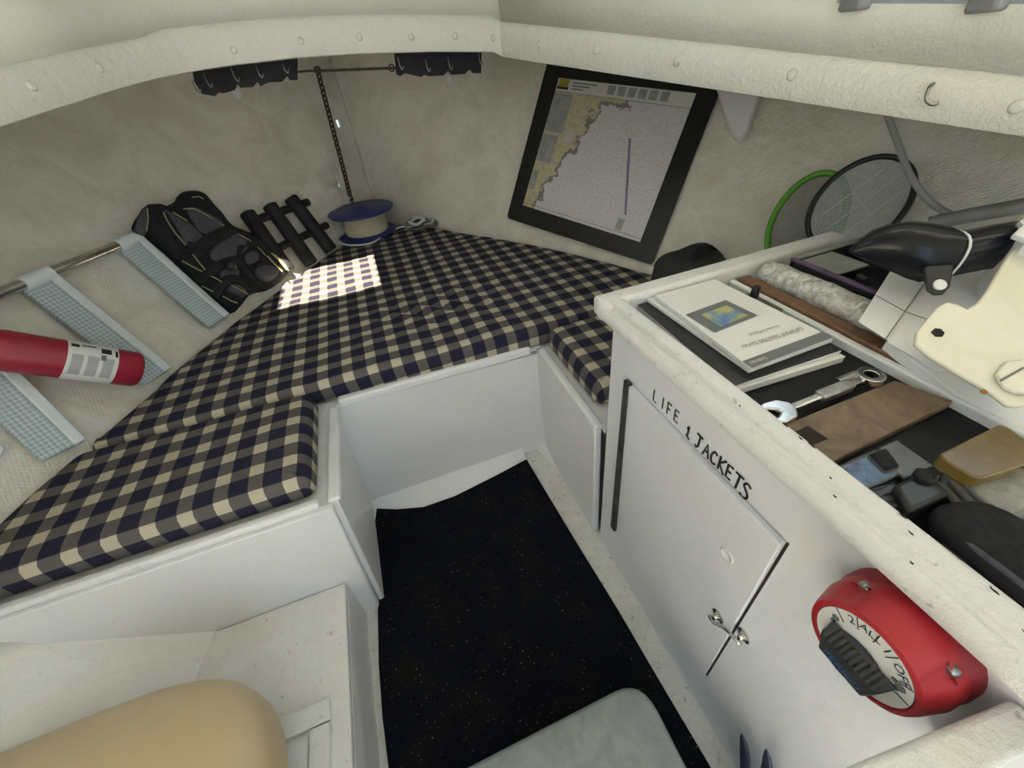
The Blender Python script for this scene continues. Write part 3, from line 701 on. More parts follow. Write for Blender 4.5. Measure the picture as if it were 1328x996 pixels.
for px, py, dx in ((962, 952, 0), (994, 972, .01)):
    t_ = at_x(px, py, .372-dx); b_ = at_z(px+10, py+90, -1.299); b_.x = min(b_.x, .385); m_ = t_.lerp(b_, .45)+V((.0, -.004, 0))
    obj('finger', MB().tube(smooth_path([t_, t_.lerp(m_, .3)+V((0, -.004, 0)), m_, b_], 5), [.0015, .0035, .0055, .0075, .009, .010, .011, .012, .012, .012, .012, .012, .012, .012, .012, .012], 10, flat=.6, up=(1, 0, 0)), NAVY, nv, smooth=70)

# ------------------------------------------------------------------ CHART on the starboard hull
def bil(c, u, v): return (c[0]*(1-u)+c[1]*u)*(1-v) + (c[3]*(1-u)+c[2]*u)*v
cc = [at_hull(x, y, 1, .012) for x, y in ((712, 80), (934, 120), (846, 344), (658, 283))]
cc[0] = at_hull(713, 72, 1, .012); cc[1] = at_hull(936, 112, 1, .012)
ct = thing('nautical_chart', 'coastal sea chart in a wide black border hung on the starboard hull wall', 'chart', tuple(bil(cc, .5, 1)))
cn = (cc[1]-cc[0]).cross(cc[3]-cc[0]).normalized()
if cn.x > 0: cn = -cn
def chart_pt(u, v, lift=0):
    p = bil(cc, u, v); 
    return p + cn*(lift+.012*math.sin(math.pi*u)*0)
CCX = sum(cc, V((0, 0, 0)))/4
cc = [on_plane(x, y, CCX, cn) for x, y in ((713, 72), (936, 112), (846, 344), (658, 283))]
outer = round_poly([chart_pt(0, 0), chart_pt(1, 0), chart_pt(1, 1), chart_pt(0, 1)], .02, 4)
obj('backing_board', MB().prism(outer, cn*.005), BORDER, ct)
ic = [on_plane(x, y, cc[0]+cn*.006, cn) for x, y in ((725, 101), (903, 121), (830, 314), (678, 266))]
def ip(u, v, lift=0): return bil(ic, u, v) + cn*lift
def chuv(co):
    # invert the bilinear map (nearly affine): a few Newton steps
    u = v = .5
    for _ in range(8):
        d = co - ip(u, v); du = ip(u+.01, v)-ip(u, v); dv = ip(u, v+.01)-ip(u, v)
        a, b, c = du.dot(du), du.dot(dv), dv.dot(dv); e, f = d.dot(du), d.dot(dv); det = a*c-b*b
        u += .01*(e*c-f*b)/det; v += .01*(a*f-b*e)/det
    return (u, v)
obj('chart_sheet', MB().grid([[ip(i/10, j/10, 0) for i in range(11)] for j in range(11)]), CHART, ct, uv=chuv)
def patch(name, u0, v0, u1, v1, m, lift=.0008): return obj(name, MB().grid([[ip(u0, v0, lift), ip(u1, v0, lift)], [ip(u0, v1, lift), ip(u1, v1, lift)]]), m, ct)
patch('emblem', .012, .004, .10, .062, CHARTY); patch('emblem', .005, .058, .105, .078, INK)
for k in range(3): patch('caption_line', .13, .018+k*.022, .33-k*.05, .028+k*.022, INKG)
for k in range(6): patch('header_block', .42+k*.075, .012, .475+k*.075, .075, CHARTGREY)
patch('inset_map', .006, .11, .165, .395, CHARTGREY); patch('inset_map', .006, .42, .14, .63, CHARTGREY); patch('inset_map', .01, .70, .06, .86, CHARTGREY)
PWHITE = mat('chart_white', (.55, .54, .52), .2)
patch('inset_map', .19, .36, .265, .45, PWHITE); patch('inset_map', .80, .88, .85, .965, CHARTGREY)
patch('border_line', .0, .094, 1, .098, INKG); patch('border_line', .0, .975, 1, .979, INKG)
obj('route_line', MB().add([ip(u, v, .0012) for u, v in ((.681, .34), (.699, .34), (.849, .85), (.831, .85))], [(0, 1, 2, 3)]), CHARTP, ct)['label'] = 'straight purple route line'

# ------------------------------------------------------------------ UNDER-DECK KNEE, CABLE
def hull_slab(name, px, side, off, thick, m, parent=None, bevel=.003):
    P = [at_hull(x, y, side, off) for x, y in px]; n_ = sum((hull_n(p, side) for p in P), V((0, 0, 0))).normalized()
    c = sum(P, V((0, 0, 0)))/len(P); P = [on_plane(x, y, c, n_) for x, y in px]
    return obj(name, MB().prism(P, -n_*thick), m, parent, bevel=bevel)
kp = hull_slab('deck_knee', [(920, 88), (990, 96), (981, 128), (968, 166), (959, 178), (950, 176), (943, 160)], 1, .06, .055, WHITE, bevel=.012)
tag(kp, 'white tapered deck knee hanging beside the chart corner', 'bracket')
ca = thing('power_cable', 'grey power cable dropping from the deck beam beside the black racket', 'cable', tuple(at_hull(1150, 150, 1, .12)))
cp = smooth_path([at_hull(x, y, 1, o_) for x, y, o_ in ((1138, 118, .15), (1150, 148, .15), (1163, 182, .15), (1178, 222, .15), (1200, 255, .15), (1228, 276, .14), (1262, 284, .12))], 6)
obj('cord', MB().tube(cp, .0072, 10), GREY, ca, smooth=70)

# ------------------------------------------------------------------ RACKETS
def racket(label, col, wirem, cx, cy, a, b, dx, dy, off, tilt, inner):
    c = at_hull(cx, cy, 1, off); n_ = (hull_n(c, 1)+tilt).normalized()
    E = lambda t, k=1.0: on_plane(cx+(dx*a*math.cos(t)-dy*b*math.sin(t))*k, cy+(dy*a*math.cos(t)+dx*b*math.sin(t))*k, c, n_)
    tip = E(math.pi, 1.0)
    r = thing('fly_racket', label, 'racket', tuple(tip))
    ring = [E(2*math.pi*k/48) for k in range(48)]
    obj('rim', MB().tube(ring, .0075 if inner else .0095, 8, closed=True, up=tuple(n_), flat=1.3), col, r, smooth=70)
    mb = MB(); K = 19 if inner else 24
    for k in range(-K, K+1):
        u = k/K*.97; h = math.sqrt(1-u*u)
        q = lambda s, t: on_plane(cx+(dx*a*s-dy*b*t)*.97, cy+(dy*a*s+dx*b*t)*.97, c, n_)
        for sg in (1, -1):
            # diagonal wires clipped to the oval
            w_ = .75; pts_ = []
            for s0, t0 in ((u*1.414, 0),):
                d_ = (.7071, .7071*sg); bq = s0*d_[0]; cq = s0*s0-1; disc = bq*bq-cq
                if disc <= 0: continue
                l1, l2 = -bq-math.sqrt(disc), -bq+math.sqrt(disc)
                mb.tube([q(s0+l1*d_[0], l1*d_[1]), q(s0+l2*d_[0], l2*d_[1])], .0014 if inner else .0008, 3)
    g = obj('wire_grid', mb, wirem, r); g['kind'] = 'stuff'
    if inner:
        q = lambda s, t: on_plane(cx+(dx*a*s-dy*b*t), cy+(dy*a*s+dx*b*t), c, n_)+n_*.003
        for t_ in (-.38, 0, .38):
            h = math.sqrt(1-t_*t_)*.72; obj('rib', MB().tube([q(-h, t_), q(h, t_)], .0015, 6), GLOSSW, r)
        obj('rib', MB().tube([q(0, -.40), q(0, .40)], .0015, 6), GLOSSW, r)
    hb_ = E(math.pi, 1.0); h2 = E(math.pi, 1.75)
    obj('handle', MB().tube([hb_, hb_.lerp(h2, .35), h2], [.012, .013, .014], 10), col, r, smooth=70)
    return r
racket('lime green fly racket partly behind the black racket', GREEN, WIRED, 1047, 287, 70, 41, .56, -.83, .03, V((0, -.25, 0)), False)
racket('black fly racket with pale wire grid leaning on the starboard hull', BLACK, WIRE, 1117, 264, 79, 48, .80, -.60, .075, V((0, -.25, 0)), True)

# ------------------------------------------------------------------ BLACK BAG behind cabinet
BAGM = noisy('grey_black_bag_cloth', (.026, .028, .029), (.042, .044, .045), 60, .8, bump=.35)
def lump(name, mb_o, rad, m, amp, sc, seedv, parent=None, e=.8, n=28, mm=16, rot=0):
    mb = MB().ellipsoid((0, 0, 0), rad, n, mm, e); R_ = Matrix.Rotation(rot, 3, 'Z')
    for v in mb.v:
        d = amp*noise.noise(V((v.x*sc, v.y*sc, v.z*sc+seedv))); v += v.normalized()*d; v.z = max(v.z, -rad[2]*.95)
    mb.v = [R_ @ v + V(mb_o) for v in mb.v]
    return obj(name, mb, m, parent, smooth=80)
g0 = at_z(893, 366, -.70)
bg = thing('duffel_bag', 'crumpled black bag on the small plaid cushion below the chart', 'bag', (g0.x, g0.y, -.72))
lump('bag_body', (g0.x, g0.y, -.655), (.125, .10, .068), BAGM, .035, 11, 3, bg, rot=-.5)
obj('strap', MB().tube(smooth_path([g0+V((-.06, -.05, .09)), g0+V((.0, -.03, .135)), g0+V((.08, .0, .10)), g0+V((.11, .02, .03))], 5), .010, 6, flat=.3), FABRIC, bg)

# ------------------------------------------------------------------ TRAY CONTENTS
def flat_slab(name, px, z, th, m, parent=None, bevel=0, rp_=0):
    P = [at_z(x, y, z) for x, y in px]; P = round_poly(P, rp_, 3) if rp_ else P
    return obj(name, MB().prism([p-V((0, 0, th)) for p in P], (0, 0, th)), m, parent, bevel=bevel)
def booklet(label, px, z, th, cover, pages, grp=None):
    P = [at_z(x, y, z) for x, y in px]; r = thing('booklet', label, 'booklet', (sum(p.x for p in P)/4, sum(p.y for p in P)/4, z-th), grp)
    obj('pages', MB().prism([p-V((0, 0, th)) for p in P], (0, 0, th-.0012)), pages, r)
    c = sum(P, V((0, 0, 0)))/4
    obj('cover', MB().prism([c+(p-c)*1.004-V((0, 0, .0011)) for p in P], (0, 0, .001)), cover, r)
    return r, P
booklet('lowest white rimmed booklet under the stack in the tray', [(815, 386), (910, 365), (1096, 462), (952, 506)], -.4445, .012, PAPER, PAPER)
booklet('glossy black covered booklet under the white manual', [(819, 388), (912, 364), (1092, 453), (951, 500)], -.4375, .006, BLACK, PAPER)
r2, _ = booklet('plain white booklet directly beneath the plotter manual', [(840, 388), (917, 365), (1080, 440), (972, 480)], -.4300, .006, PAPER, PAPER)
mz = -.4215
man, MP = booklet('white plotter manual with a colour screen picture on top of the booklet stack', [(850, 383), (927, 362), (1080, 438), (975, 478)], mz, .007, PAPER, PAPER)
mp = lambda u, v, l=.0004: bil(MP, u, v)+V((0, 0, l))     # u across the far edge, v towards the aft edge
def mpatch(name, c4, m, l=.0004): return obj(name, MB().add([mp(u, v, l) for u, v in c4], [(0, 1, 2, 3)]), m, man)
mpatch('title_band', [(0, .925), (1, .925), (1, 1), (0, 1)], INKG, .0008)['label'] = 'dark band along the top edge'
def quadpx(name, px, m, z, par): return obj(name, MB().add([at_z(x, y, z) for x, y in px], [(0, 1, 2, 3)]), m, par)
quadpx('plotter_picture', [(889, 408), (941, 389), (983, 409), (927, 431)], INKG, mz+.0010, man)
quadpx('screen_picture', [(909, 408), (942, 396), (970, 409), (935, 424)], SCREEN, mz+.0016, man)
ux = (MP[0]-MP[1]).normalized(); uy = (mp(.5, 0)-mp(.5, 1)).normalized()*-1
# the booklet lies with its head towards the camera, so its writing is upside down here
uxr = (MP[0]-MP[1]).normalized(); uyr = V((0, 0, 1)).cross(uxr).normalized()
if uyr.dot(mp(.5, 1)-mp(.5, 0)) < 0: uyr = -uyr; 
obj('lettering', text_geo('GPSMAP 500/700 Series', .0125, mp(.52, .83, .0016), uxr, uyr), INKG, man)
obj('lettering', text_geo("Owner's Manual", .0095, mp(.55, .745, .0016), uxr, uyr), INKG, man)
obj('lettering', text_geo('GARMIN', .0085, mp(.13, .962, .0012), uxr, uyr), PAPER, man)
# spanner
wz = TF+.020
wr_ = thing('spanner', 'chrome combination spanner lying across the black tray beside the brown board', 'spanner', tuple(at_z(1060, 515, TF)))
A, B = at_z(1003, 538, wz), at_z(1128, 489, wz); D = (B-A).normalized(); Nn = V((0, 0, 1)).cross(D)
obj('shaft', MB().hexa([A+D*.02-Nn*.006-V((0, 0, .004)), B-D*.01-Nn*.006-V((0, 0, .004)), B-D*.01+Nn*.006-V((0, 0, .004)), A+D*.02+Nn*.006-V((0, 0, .004)), A+D*.02-Nn*.005+V((0, 0, .004)), B-D*.01-Nn*.005+V((0, 0, .004)), B-D*.01+Nn*.005+V((0, 0, .004)), A+D*.02+Nn*.005+V((0, 0, .004))]), CHROME, wr_, bevel=.002)
jaw = [A+D*.034+Nn*.006, A+D*.022+Nn*.019, A+D*.0+Nn*.021, A-D*.020+Nn*.014, A-D*.022+Nn*.009, A-D*.002+Nn*.009, A+D*.008+Nn*.003, A+D*.008-Nn*.003, A-D*.002-Nn*.009, A-D*.022-Nn*.009, A-D*.020-Nn*.014, A+D*.0-Nn*.021, A+D*.022-Nn*.019, A+D*.034-Nn*.006]
obj('open_jaw', MB().prism([p-V((0, 0, .006)) for p in jaw], (0, 0, .012)), CHROME, wr_, bevel=.0025)
rb = MB(); rows = []
for k in range(25):
    a = 2*math.pi*k/24; u = D*math.cos(a)+Nn*math.sin(a)
    rows.append([B+u*.009-V((0, 0, .006)), B+u*.018-V((0, 0, .006)), B+u*.018+V((0, 0, .006)), B+u*.009+V((0, 0, .006)), B+u*.009-V((0, 0, .006))])
obj('ring_end', rb.grid(rows), CHROME, wr_, bevel=.001)
S1 = A.lerp(B, .62); obj('grip_sleeve', MB().hexa([S1+D*x+Nn*y+V((0, 0, z)) for z in (-.007, .007) for x, y in ((-.03, -.009), (.03, -.009), (.03, .009), (-.03, .009))]), STEEL, wr_, bevel=.003)
# second, small dark socket piece behind it
tag(obj('socket_adapter', MB().tube([at_z(1085, 497, TF+.012), at_z(1112, 486, TF+.012)], .008, 10), STEEL), 'small dark socket adapter lying just behind the spanner', 'tool')
# brown board
bd = thing('timber_board', 'scuffed brown board with a dark slot lying across the tray', 'board', tuple(at_z(1120, 545, TF)))
PZ = TF+.015
BP = [at_z(x, y, PZ) for x, y in ((1010, 553), (1160, 493), (1248, 515), (1078, 600))]
BP[1].x = min(BP[1].x, .686); BP[2].x = min(BP[2].x, .686); BP[0].x = max(BP[0].x, .434); BP[3].x = max(BP[3].x, .434)
obj('plank', MB().prism([p-V((0, 0, .014)) for p in BP], (0, 0, .014)), PLANKM, bd, bevel=.002)
obj('slot', MB().prism([at_z(x, y, PZ+.0006)-V((0, 0, .001)) for x, y in ((1028, 561), (1048, 552), (1074, 569), (1052, 578))], (0, 0, .001)), HOLE, bd)['label'] = 'dark rectangular slot'
# blue packet, black gadgets, folded stack, amber packet, black pouch
pk = thing('film_packet', 'blue printed packet in clear film next to the brown board', 'packet', tuple(at_z(1125, 618, TF)))
obj('carton', MB().prism([at_z(x, y, TF+.025)-V((0, 0, .025)) for x, y in ((1085, 606), (1135, 585), (1168, 612), (1118, 632))], (0, 0, .024)), BLUEPK, pk, bevel=.004)
obj('film_wrap', MB().prism([at_z(x, y, TF+.028)-V((0, 0, .004)) for x, y in ((1080, 607), (1136, 581), (1174, 612), (1117, 638))], (0, 0, .004)), CLEAR, pk, bevel=.002)
SLEEVE = noisy('grey_film_sleeve', (.09, .095, .10), (.15, .155, .16), 20, .3)
sp_ = flat_slab('plastic_sleeve', [(1140, 580), (1163, 570), (1212, 604), (1172, 622)], TF+.010, .008, SLEEVE, bevel=.002); tag(sp_, 'grey flat sleeve between the blue packet and the folded cloths', 'sleeve')
def gadget(label, px, z0, h, m, extra=None):
    g_ = thing('gadget', label, 'gadget', tuple(at_z(*px[0], z0)))
    P = [at_z(x, y, z0+h)-V((0, 0, h)) for x, y in px]; obj('body', MB().prism(P, (0, 0, h)), m, g_, bevel=.005)
    return g_, P, h
g1, P1, h1 = gadget('black camera body with a round lens among the tray clutter', [(1160, 628), (1200, 608), (1236, 640), (1180, 664)], TF, .034, BLACK)
c1 = at_z(1199, 618, TF+.036); obj('lens', MB().lathe([(.010, -.004), (.010, .003), (.0075, .005), (.006, .003)], c1, (0, 0, 1), 18), RUBBER, g1, smooth=50)
obj('strap_lug', MB().tube(smooth_path([at_z(1222, 626, TF+.03), at_z(1229, 610, TF+.04), at_z(1236, 608, TF+.035), at_z(1240, 622, TF+.025)], 4), .004, 8), BLACK, g1)
g2, P2, h2 = gadget('flat black charger pushed against the tray rim', [(1118, 634), (1160, 622), (1186, 660), (1158, 668)], TF, .022, BLACK)
for k in range(4): obj('vent_slot', MB().prism([at_z(1128+k*9, 636+k*7, TF+.0232), at_z(1150+k*7, 628+k*8, TF+.0232), at_z(1151+k*7, 630+k*8, TF+.0232), at_z(1129+k*9, 638+k*7, TF+.0232)], (0, 0, .0006)), GREYF, g2)
g3, P3, h3 = gadget('small dark case in front of the grey sleeve', [(1125, 588), (1150, 578), (1170, 604), (1150, 612)], TF, .030, FABRIC)
for k, (lab, sc) in enumerate((('lowest grey folded cloth of the stack in the tray', 1.06), ('middle grey folded cloth of the stack in the tray', 1.0), ('topmost grey folded cloth right under the amber packet', .96))):
    z = TF+.012*(k+1); base = [at_z(x, y, TF+.022) for x, y in ((1224, 612), (1288, 566), (1350, 652), (1292, 686))]; c = sum(base, V((0, 0, 0)))/4
    P = [c+(p-c)*sc+V((0, 0, 0)) for p in base]
    for p in P: p.z = z; p.x = min(p.x, .684)
    tag(obj('folded_cloth', MB().prism([p-V((0, 0, .0115)) for p in P], (0, 0, .0115)), CLOTHG, bevel=.004), lab, 'cloth')
am = flat_slab('amber_packet', [(1215, 590), (1300, 548), (1362, 592), (1268, 622)], TF+.055, .018, AMBER, bevel=.006, rp_=.01)
tag(am, 'amber brown glossy packet on top of the grey folded cloths', 'packet')
pz = at_z(1290, 725, TF+.03)
pch = thing('padded_pouch', 'black padded pouch filling the aft end of the tray', 'pouch', (pz.x, pz.y, TF))
lump('pouch_body', (.482, -.025, TF+.0225), (.047, .125, .024), FABRIC, .008, 14, 8, pch, e=.6, rot=-.12)
obj('piping', MB().tube(smooth_path([(.462, .080, TF+.030), (.452, .05, TF+.040), (.448, .0, TF+.042), (.455, -.06, TF+.03)], 5), .003, 6), GREYF, pch)

# ------------------------------------------------------------------ BACK SHELF CONTENTS
SF = TF-.005
wb_ = MB().box(FXI+.016, FXI+.046, .26, .635, SF, SF+.026); tag(obj('timber_batten', wb_, TEAK, bevel=.003), 'brown timber batten lying along the tray behind the manuals', 'timber')
lt = thing('black_lever', 'small black lever standing on a steel plate beside the timber batten', 'lever', tuple(at_z(981, 385, RZT-.02)))
c_ = at_z(984, 388, RZT-.015); obj('plate', MB().hexa([c_+V((x, y, z)) for z in (-.024, .0) for x, y in ((-.008, -.05), (.010, -.05), (.010, .03), (-.008, .03))]), STEEL, lt, bevel=.002)
obj('knob', MB().tube([c_+V((0, .012, 0)), c_+V((0, .012, .022))], .008, 10), BLACK, lt, bevel=.001)
lc = MB(); LP = smooth_path([V((FXI+.075, .62, SF+.030)), V((FXI+.078, .50, SF+.032)), V((FXI+.08, .38, SF+.030)), V((FXI+.082, .26, SF+.026))], 8)
lc.tube(LP, [.026+.004*noise.noise(p*30) for p in LP], 14)
tag(obj('crinkled_wrap_roll', lc, LACE, smooth=80), 'roll of crinkled white plastic wrap between the batten and the black crate', 'wrap')
# open black crate of fittings
kx0, kx1, ky0, ky1, kz = FXI+.112, FXI+.34, .22, .60, SF+.055
kr = thing('parts_crate', 'open black crate with a purple rim full of dark fittings', 'crate', ((kx0+kx1)/2, (ky0+ky1)/2, SF))
obj('crate_body', MB().box(kx0, kx1, ky0, ky1, SF, SF+.006).box(kx0, kx0+.006, ky0, ky1, SF, kz).box(kx1-.006, kx1, ky0, ky1, SF, kz).box(kx0, kx1, ky0, ky0+.006, SF, kz).box(kx0, kx1, ky1-.006, ky1, SF, kz), BLACK, kr)
obj('rim_strip', MB().box(kx0-.004, kx0+.008, ky0-.002, ky1+.002, kz, kz+.006), PURPLE, kr, bevel=.002)['label'] = 'dull purple rim strip'
obj('rim_strip', MB().box(kx0, kx1, ky1-.008, ky1+.004, kz, kz+.006), TUBEG, kr, bevel=.002)
obj('lid_flap', MB().box(kx0+.004, kx0+.10, ky1-.09, ky1-.01, kz-.004, kz), TUBEG, kr, bevel=.001)['label'] = 'grey flap at the forward corner'
for k in range(16):
    x, y = random.uniform(kx0+.03, kx1-.03), random.uniform(ky0+.03, ky1-.05); a = random.uniform(0, 3.1)
    d_ = V((math.cos(a), math.sin(a), random.uniform(-.2, .2)))*random.uniform(.012, .026)
    c_ = V((x, y, SF+random.uniform(.020, .044)))
    mbf = MB().tube([c_-d_, c_+d_], random.uniform(.006, .011), 6) if k % 2 else MB().lathe([(.006, -.006), (.013, -.005), (.013, .005), (.006, .006)], c_, d_, 8)
    tag(obj('fitting', mbf, CAMO), 'small dark metal fitting heaped in the black crate', 'fitting', 'fittings in the black crate')
# black hood with tab
hc = on_plane(1175, 330, (0, 0, -.39), V((0, 0, 1)))
hd = thing('black_hood', 'glossy black rounded hood with a strap tab and white button', 'hood', (hc.x, hc.y, SF))
n_ = V((-.35, -.55, .76)).normalized()
HP = lambda x, y, d=0: on_plane(x, y, V((.86, .30, -.375)), n_)+n_*d
prof_top = [(1100, 326), (1112, 312), (1130, 299), (1150, 291), (1172, 288), (1195, 289), (1215, 293), (1228, 303), (1250, 299), (1275, 294), (1303, 290)]
prof_bot = [(1102, 329), (1118, 336), (1138, 345), (1155, 352), (1175, 361), (1192, 366), (1212, 362), (1228, 360), (1250, 355), (1275, 350), (1303, 346)]
rows = []
for (a, b) in zip(prof_top, prof_bot):
    row = []
    for k in range(13):
        t = k/12; x, y = a[0]+(b[0]-a[0])*t, a[1]+(b[1]-a[1])*t
        row.append(HP(x, y, .045*math.sin(math.pi*t)**.7*min(1, (a[0]-1099)/60)**.6))
    rows.append(row)
HOODM = noisy('glossy_black_shell', (.006, .007, .011), (.011, .012, .018), 12, .2, bump=.02, spec=.28)
obj('shell', MB().grid(rows), HOODM, hd, smooth=80, solid=.006, solid_off=-1)
obj('seam_trim', MB().tube([HP(1225+t*3, 304+t*55, .045*math.sin(math.pi*(.02+t*.96))**.7+.002) for t in [i/8 for i in range(9)]], .0018, 6), GLOSSW, hd)
tb = [HP(x, y, .022) for x, y in ((1183, 355), (1219, 352), (1217, 368), (1214, 382), (1206, 390), (1196, 391), (1187, 385), (1184, 372))]
obj('strap_tab', MB().prism(tb, n_*.006), BLACK, hd, bevel=.002)
obj('button', MB().lathe([(.0085, 0), (.0085, .003), (.006, .0045)], HP(1200, 379, .028), n_, 16), GLOSSW, hd)['label'] = 'white round button'
gt = MB().tube([at_hull(1205, 290, 1, .16), at_hull(1260, 279, 1, .16), at_hull(1345, 264, 1, .15)], .016, 14)
tag(obj('grey_pipe', gt, TUBEG, smooth=70), 'grey green pipe lying behind the black hood', 'pipe')
# gridded sheets
PN = V((-.18, -.12, 1)).normalized(); PC = V((.80, .22, -.412))
pp = lambda x, y, d=0: on_plane(x, y, PC, PN)+PN*d
ps = thing('paper_sheets', 'white sheets with fold lines beneath the black hood', 'paper', tuple(pp(1190, 410)))
SH = [(1156, 350), (1200, 366), (1150, 443), (1112, 419)]
obj('sheet', MB().prism([pp(x, y, .004) for x, y in SH], -PN*.002), GLOSSW, ps)
obj('sheet', MB().prism([pp(x, y) for x, y in ((1200, 366), (1320, 340), (1335, 470), (1215, 480), (1150, 443))], -PN*.002), GLOSSW, ps)
for a, b in (((1135, 386), (1172, 407)), ((1172, 407), (1206, 419)), ((1196, 372), (1147, 442))):
    obj('fold_line', MB().tube([pp(*a, .0048), pp(*b, .0048)], .0007, 4), INKG, ps)
obj('board_edge', MB().prism([pp(x, y, -.003) for x, y in ((1150, 440), (1345, 470), (1345, 566), (1240, 508))], -PN*.02), GLOSSW, ps, bevel=.002)['label'] = 'white board under the sheets'
# cream cover
QN = V((-.30, -.20, .93)).normalized(); QC = V((.76, .16, -.372))
qq = lambda x, y, d=0: on_plane(x, y, QC, QN)+QN*d
cv = thing('cream_cover', 'stained cream plastic cover plate with a ragged hole', 'cover', tuple(qq(1260, 450, -.02)))
CP_ = [(1186, 446), (1188, 430), (1203, 412), (1216, 397), (1228, 391), (1243, 394), (1255, 400), (1267, 393), (1280, 376), (1296, 348), (1310, 326), (1345, 300), (1345, 520), (1322, 527), (1306, 526), (1285, 510), (1250, 489), (1205, 462)]
obj('plate', MB().prism([qq(x, y, -.007) for x, y in CP_], QN*.007), CREAM, cv, bevel=.003, seg=3)
obj('hole', MB().prism([qq(x, y, .0003) for x, y in ((1207, 431), (1212, 426), (1220, 427), (1225, 432), (1222, 437), (1213, 437))], QN*.0006), HOLE, cv)['label'] = 'ragged dark hole'
obj('bracket_plate', MB().prism([qq(x, y, .001) for x, y in ((1287, 488), (1300, 472), (1318, 470), (1345, 476), (1345, 516), (1312, 512), (1298, 506))], QN*.006), CREAM, cv, bevel=.002)
obj('slot', MB().prism([qq(x, y, .0075) for x, y in ((1291, 497), (1321, 480), (1323, 482), (1293, 499))], QN*.0006), INKG, cv)
obj('rust_spot', MB().lathe([(.004, 0), (.003, .0008)], qq(1276, 508, .0), QN, 8), RUSTY, cv)
wl_ = thing('white_louvre', 'white ribbed plastic fitting above the cream cover', 'fitting', tuple(qq(1318, 318, -.01)))
for (a, b, c, d) in (((1316, 286), (1350, 262), (1350, 282), (1322, 296)), ((1308, 304), (1350, 280), (1350, 302), (1318, 316)), ((1299, 321), (1316, 306), (1350, 326), (1350, 342))):
    obj('slat', MB().prism([qq(x, y, .016) for x, y in (a, b, c, d)], QN*.010), GLOSSW, wl_, bevel=.002)

obj('housing', MB().prism([qq(x, y, .012) for x, y in ((1312, 298), (1350, 272), (1350, 340), (1320, 326))], V((0, 0, -.10))), GLOSSW, wl_)
# ------------------------------------------------------------------ LADDER on the port hull
HP_ = lambda x, y, off: at_hull(x, y, -1, off)
ld = thing('boarding_ladder', 'steel tube boarding ladder with grey white treads leaning on the port hull', 'ladder', tuple(HP_(100, 572, .04)))
TA, TB_ = HP_(-40, 397, .035), HP_(176, 309, .035)
obj('rail', MB().tube([TA+(TA-TB_)*.4, TB_], .016, 14), CHROME, ld, smooth=70)['label'] = 'polished steel tube rail'
treads = [((176, 309), (292, 412)), ((60, 356), (216, 482)), ((-62, 414), (102, 576))]
ends = []
for (a, b) in treads:
    p, q = HP_(*a, .035), HP_(*b, .030); ends.append(q)
    d_ = (q-p); L_ = d_.length; d_ = d_.normalized(); al = (TA-TB_).normalized(); al = (al-d_*al.dot(d_)).normalized(); up = d_.cross(al).normalized()
    if up.dot(hull_n(p, -1)) < 0: up = -up
    fr_ = lambda s, a_, u_: p+d_*s+al*a_+up*u_
    W_ = .066
    # grip face tilted slightly, then a raised lip along the forward edge
    tr = obj('tread', MB().hexa([fr_(-.01, .012, -.006), fr_(L_, .012, -.006), fr_(L_, .012+W_, -.012), fr_(-.01, .012+W_, -.012), fr_(-.01, .012, .012), fr_(L_, .012, .012), fr_(L_, .012+W_, .004), fr_(-.01, .012+W_, .004)]), GRIP, ld, bevel=.003, uv=lambda co: ((co-p).dot(d_), (co-p).dot(al)))
    obj('lip', MB().hexa([fr_(-.014, -.016, -.012), fr_(L_, -.016, -.012), fr_(L_, .012, -.012), fr_(-.014, .012, -.012), fr_(-.014, -.016, .018), fr_(L_, -.016, .018), fr_(L_, .012, .018), fr_(-.014, .012, .018)]), TREADW, tr, bevel=.004)['label'] = 'pale raised lip'
    cdir = (TA-TB_).normalized(); cen = TB_+cdir*(p-TB_).dot(cdir)
    obj('collar', MB().lathe([(.017, -.002), (.022, 0), (.023, .06), (.021, .078), (.017, .08)], cen-cdir*.006, cdir, 16), TREADW, tr, smooth=50)
# white cleat low on the port hull
hk = hull_slab('hull_cleat', [(-25, 572), (4, 577), (8, 582), (2, 590), (-25, 600)], -1, .025, .02, GLOSSW, bevel=.004); tag(hk, 'white plastic cleat on the port hull below the ladder', 'cleat')

# ------------------------------------------------------------------ FIRE EXTINGUISHER
e1, e0 = HP_(176, 479, .095), HP_(-6, 453, .105)
ax = (e1-e0).normalized(); LE = (e1-e0).length; er = .052
ex = thing('fire_extinguisher', 'red fire extinguisher with a white label lying on the ladder', 'extinguisher', tuple(e0.lerp(e1, .5)-V((0, 0, er))))
obj('cylinder', MB().lathe([(.016, -.105), (.018, -.07), (.03, -.055), (er*.9, -.02), (er, .01), (er, LE-.006), (er*.94, LE+.004), (er*.8, LE+.008), (er*.7, LE+.004)], e0, ax, 36), RED, ex, smooth=50)
uu = V((0, 0, 1)); uu = (uu-ax*uu.dot(ax)).normalized(); vv = ax.cross(uu)
toc = (-e0.lerp(e1, .5)).normalized(); toc = (toc-ax*toc.dot(ax)).normalized(); sidev = ax.cross(toc)
def cylpatch(a0, a1, s0, s1, r, n=14):
    return MB().grid([[e0+ax*s+(toc*math.cos(a)+sidev*math.sin(a))*r for a in [a0+(a1-a0)*k/n for k in range(n+1)]] for s in (s0, s1)])
lb = obj('label', cylpatch(-1.75, 1.75, LE*.42, LE*.80, er+.0008), PAPER, ex, smooth=80); lb['label'] = 'white printed label'
def sgn(a): return a
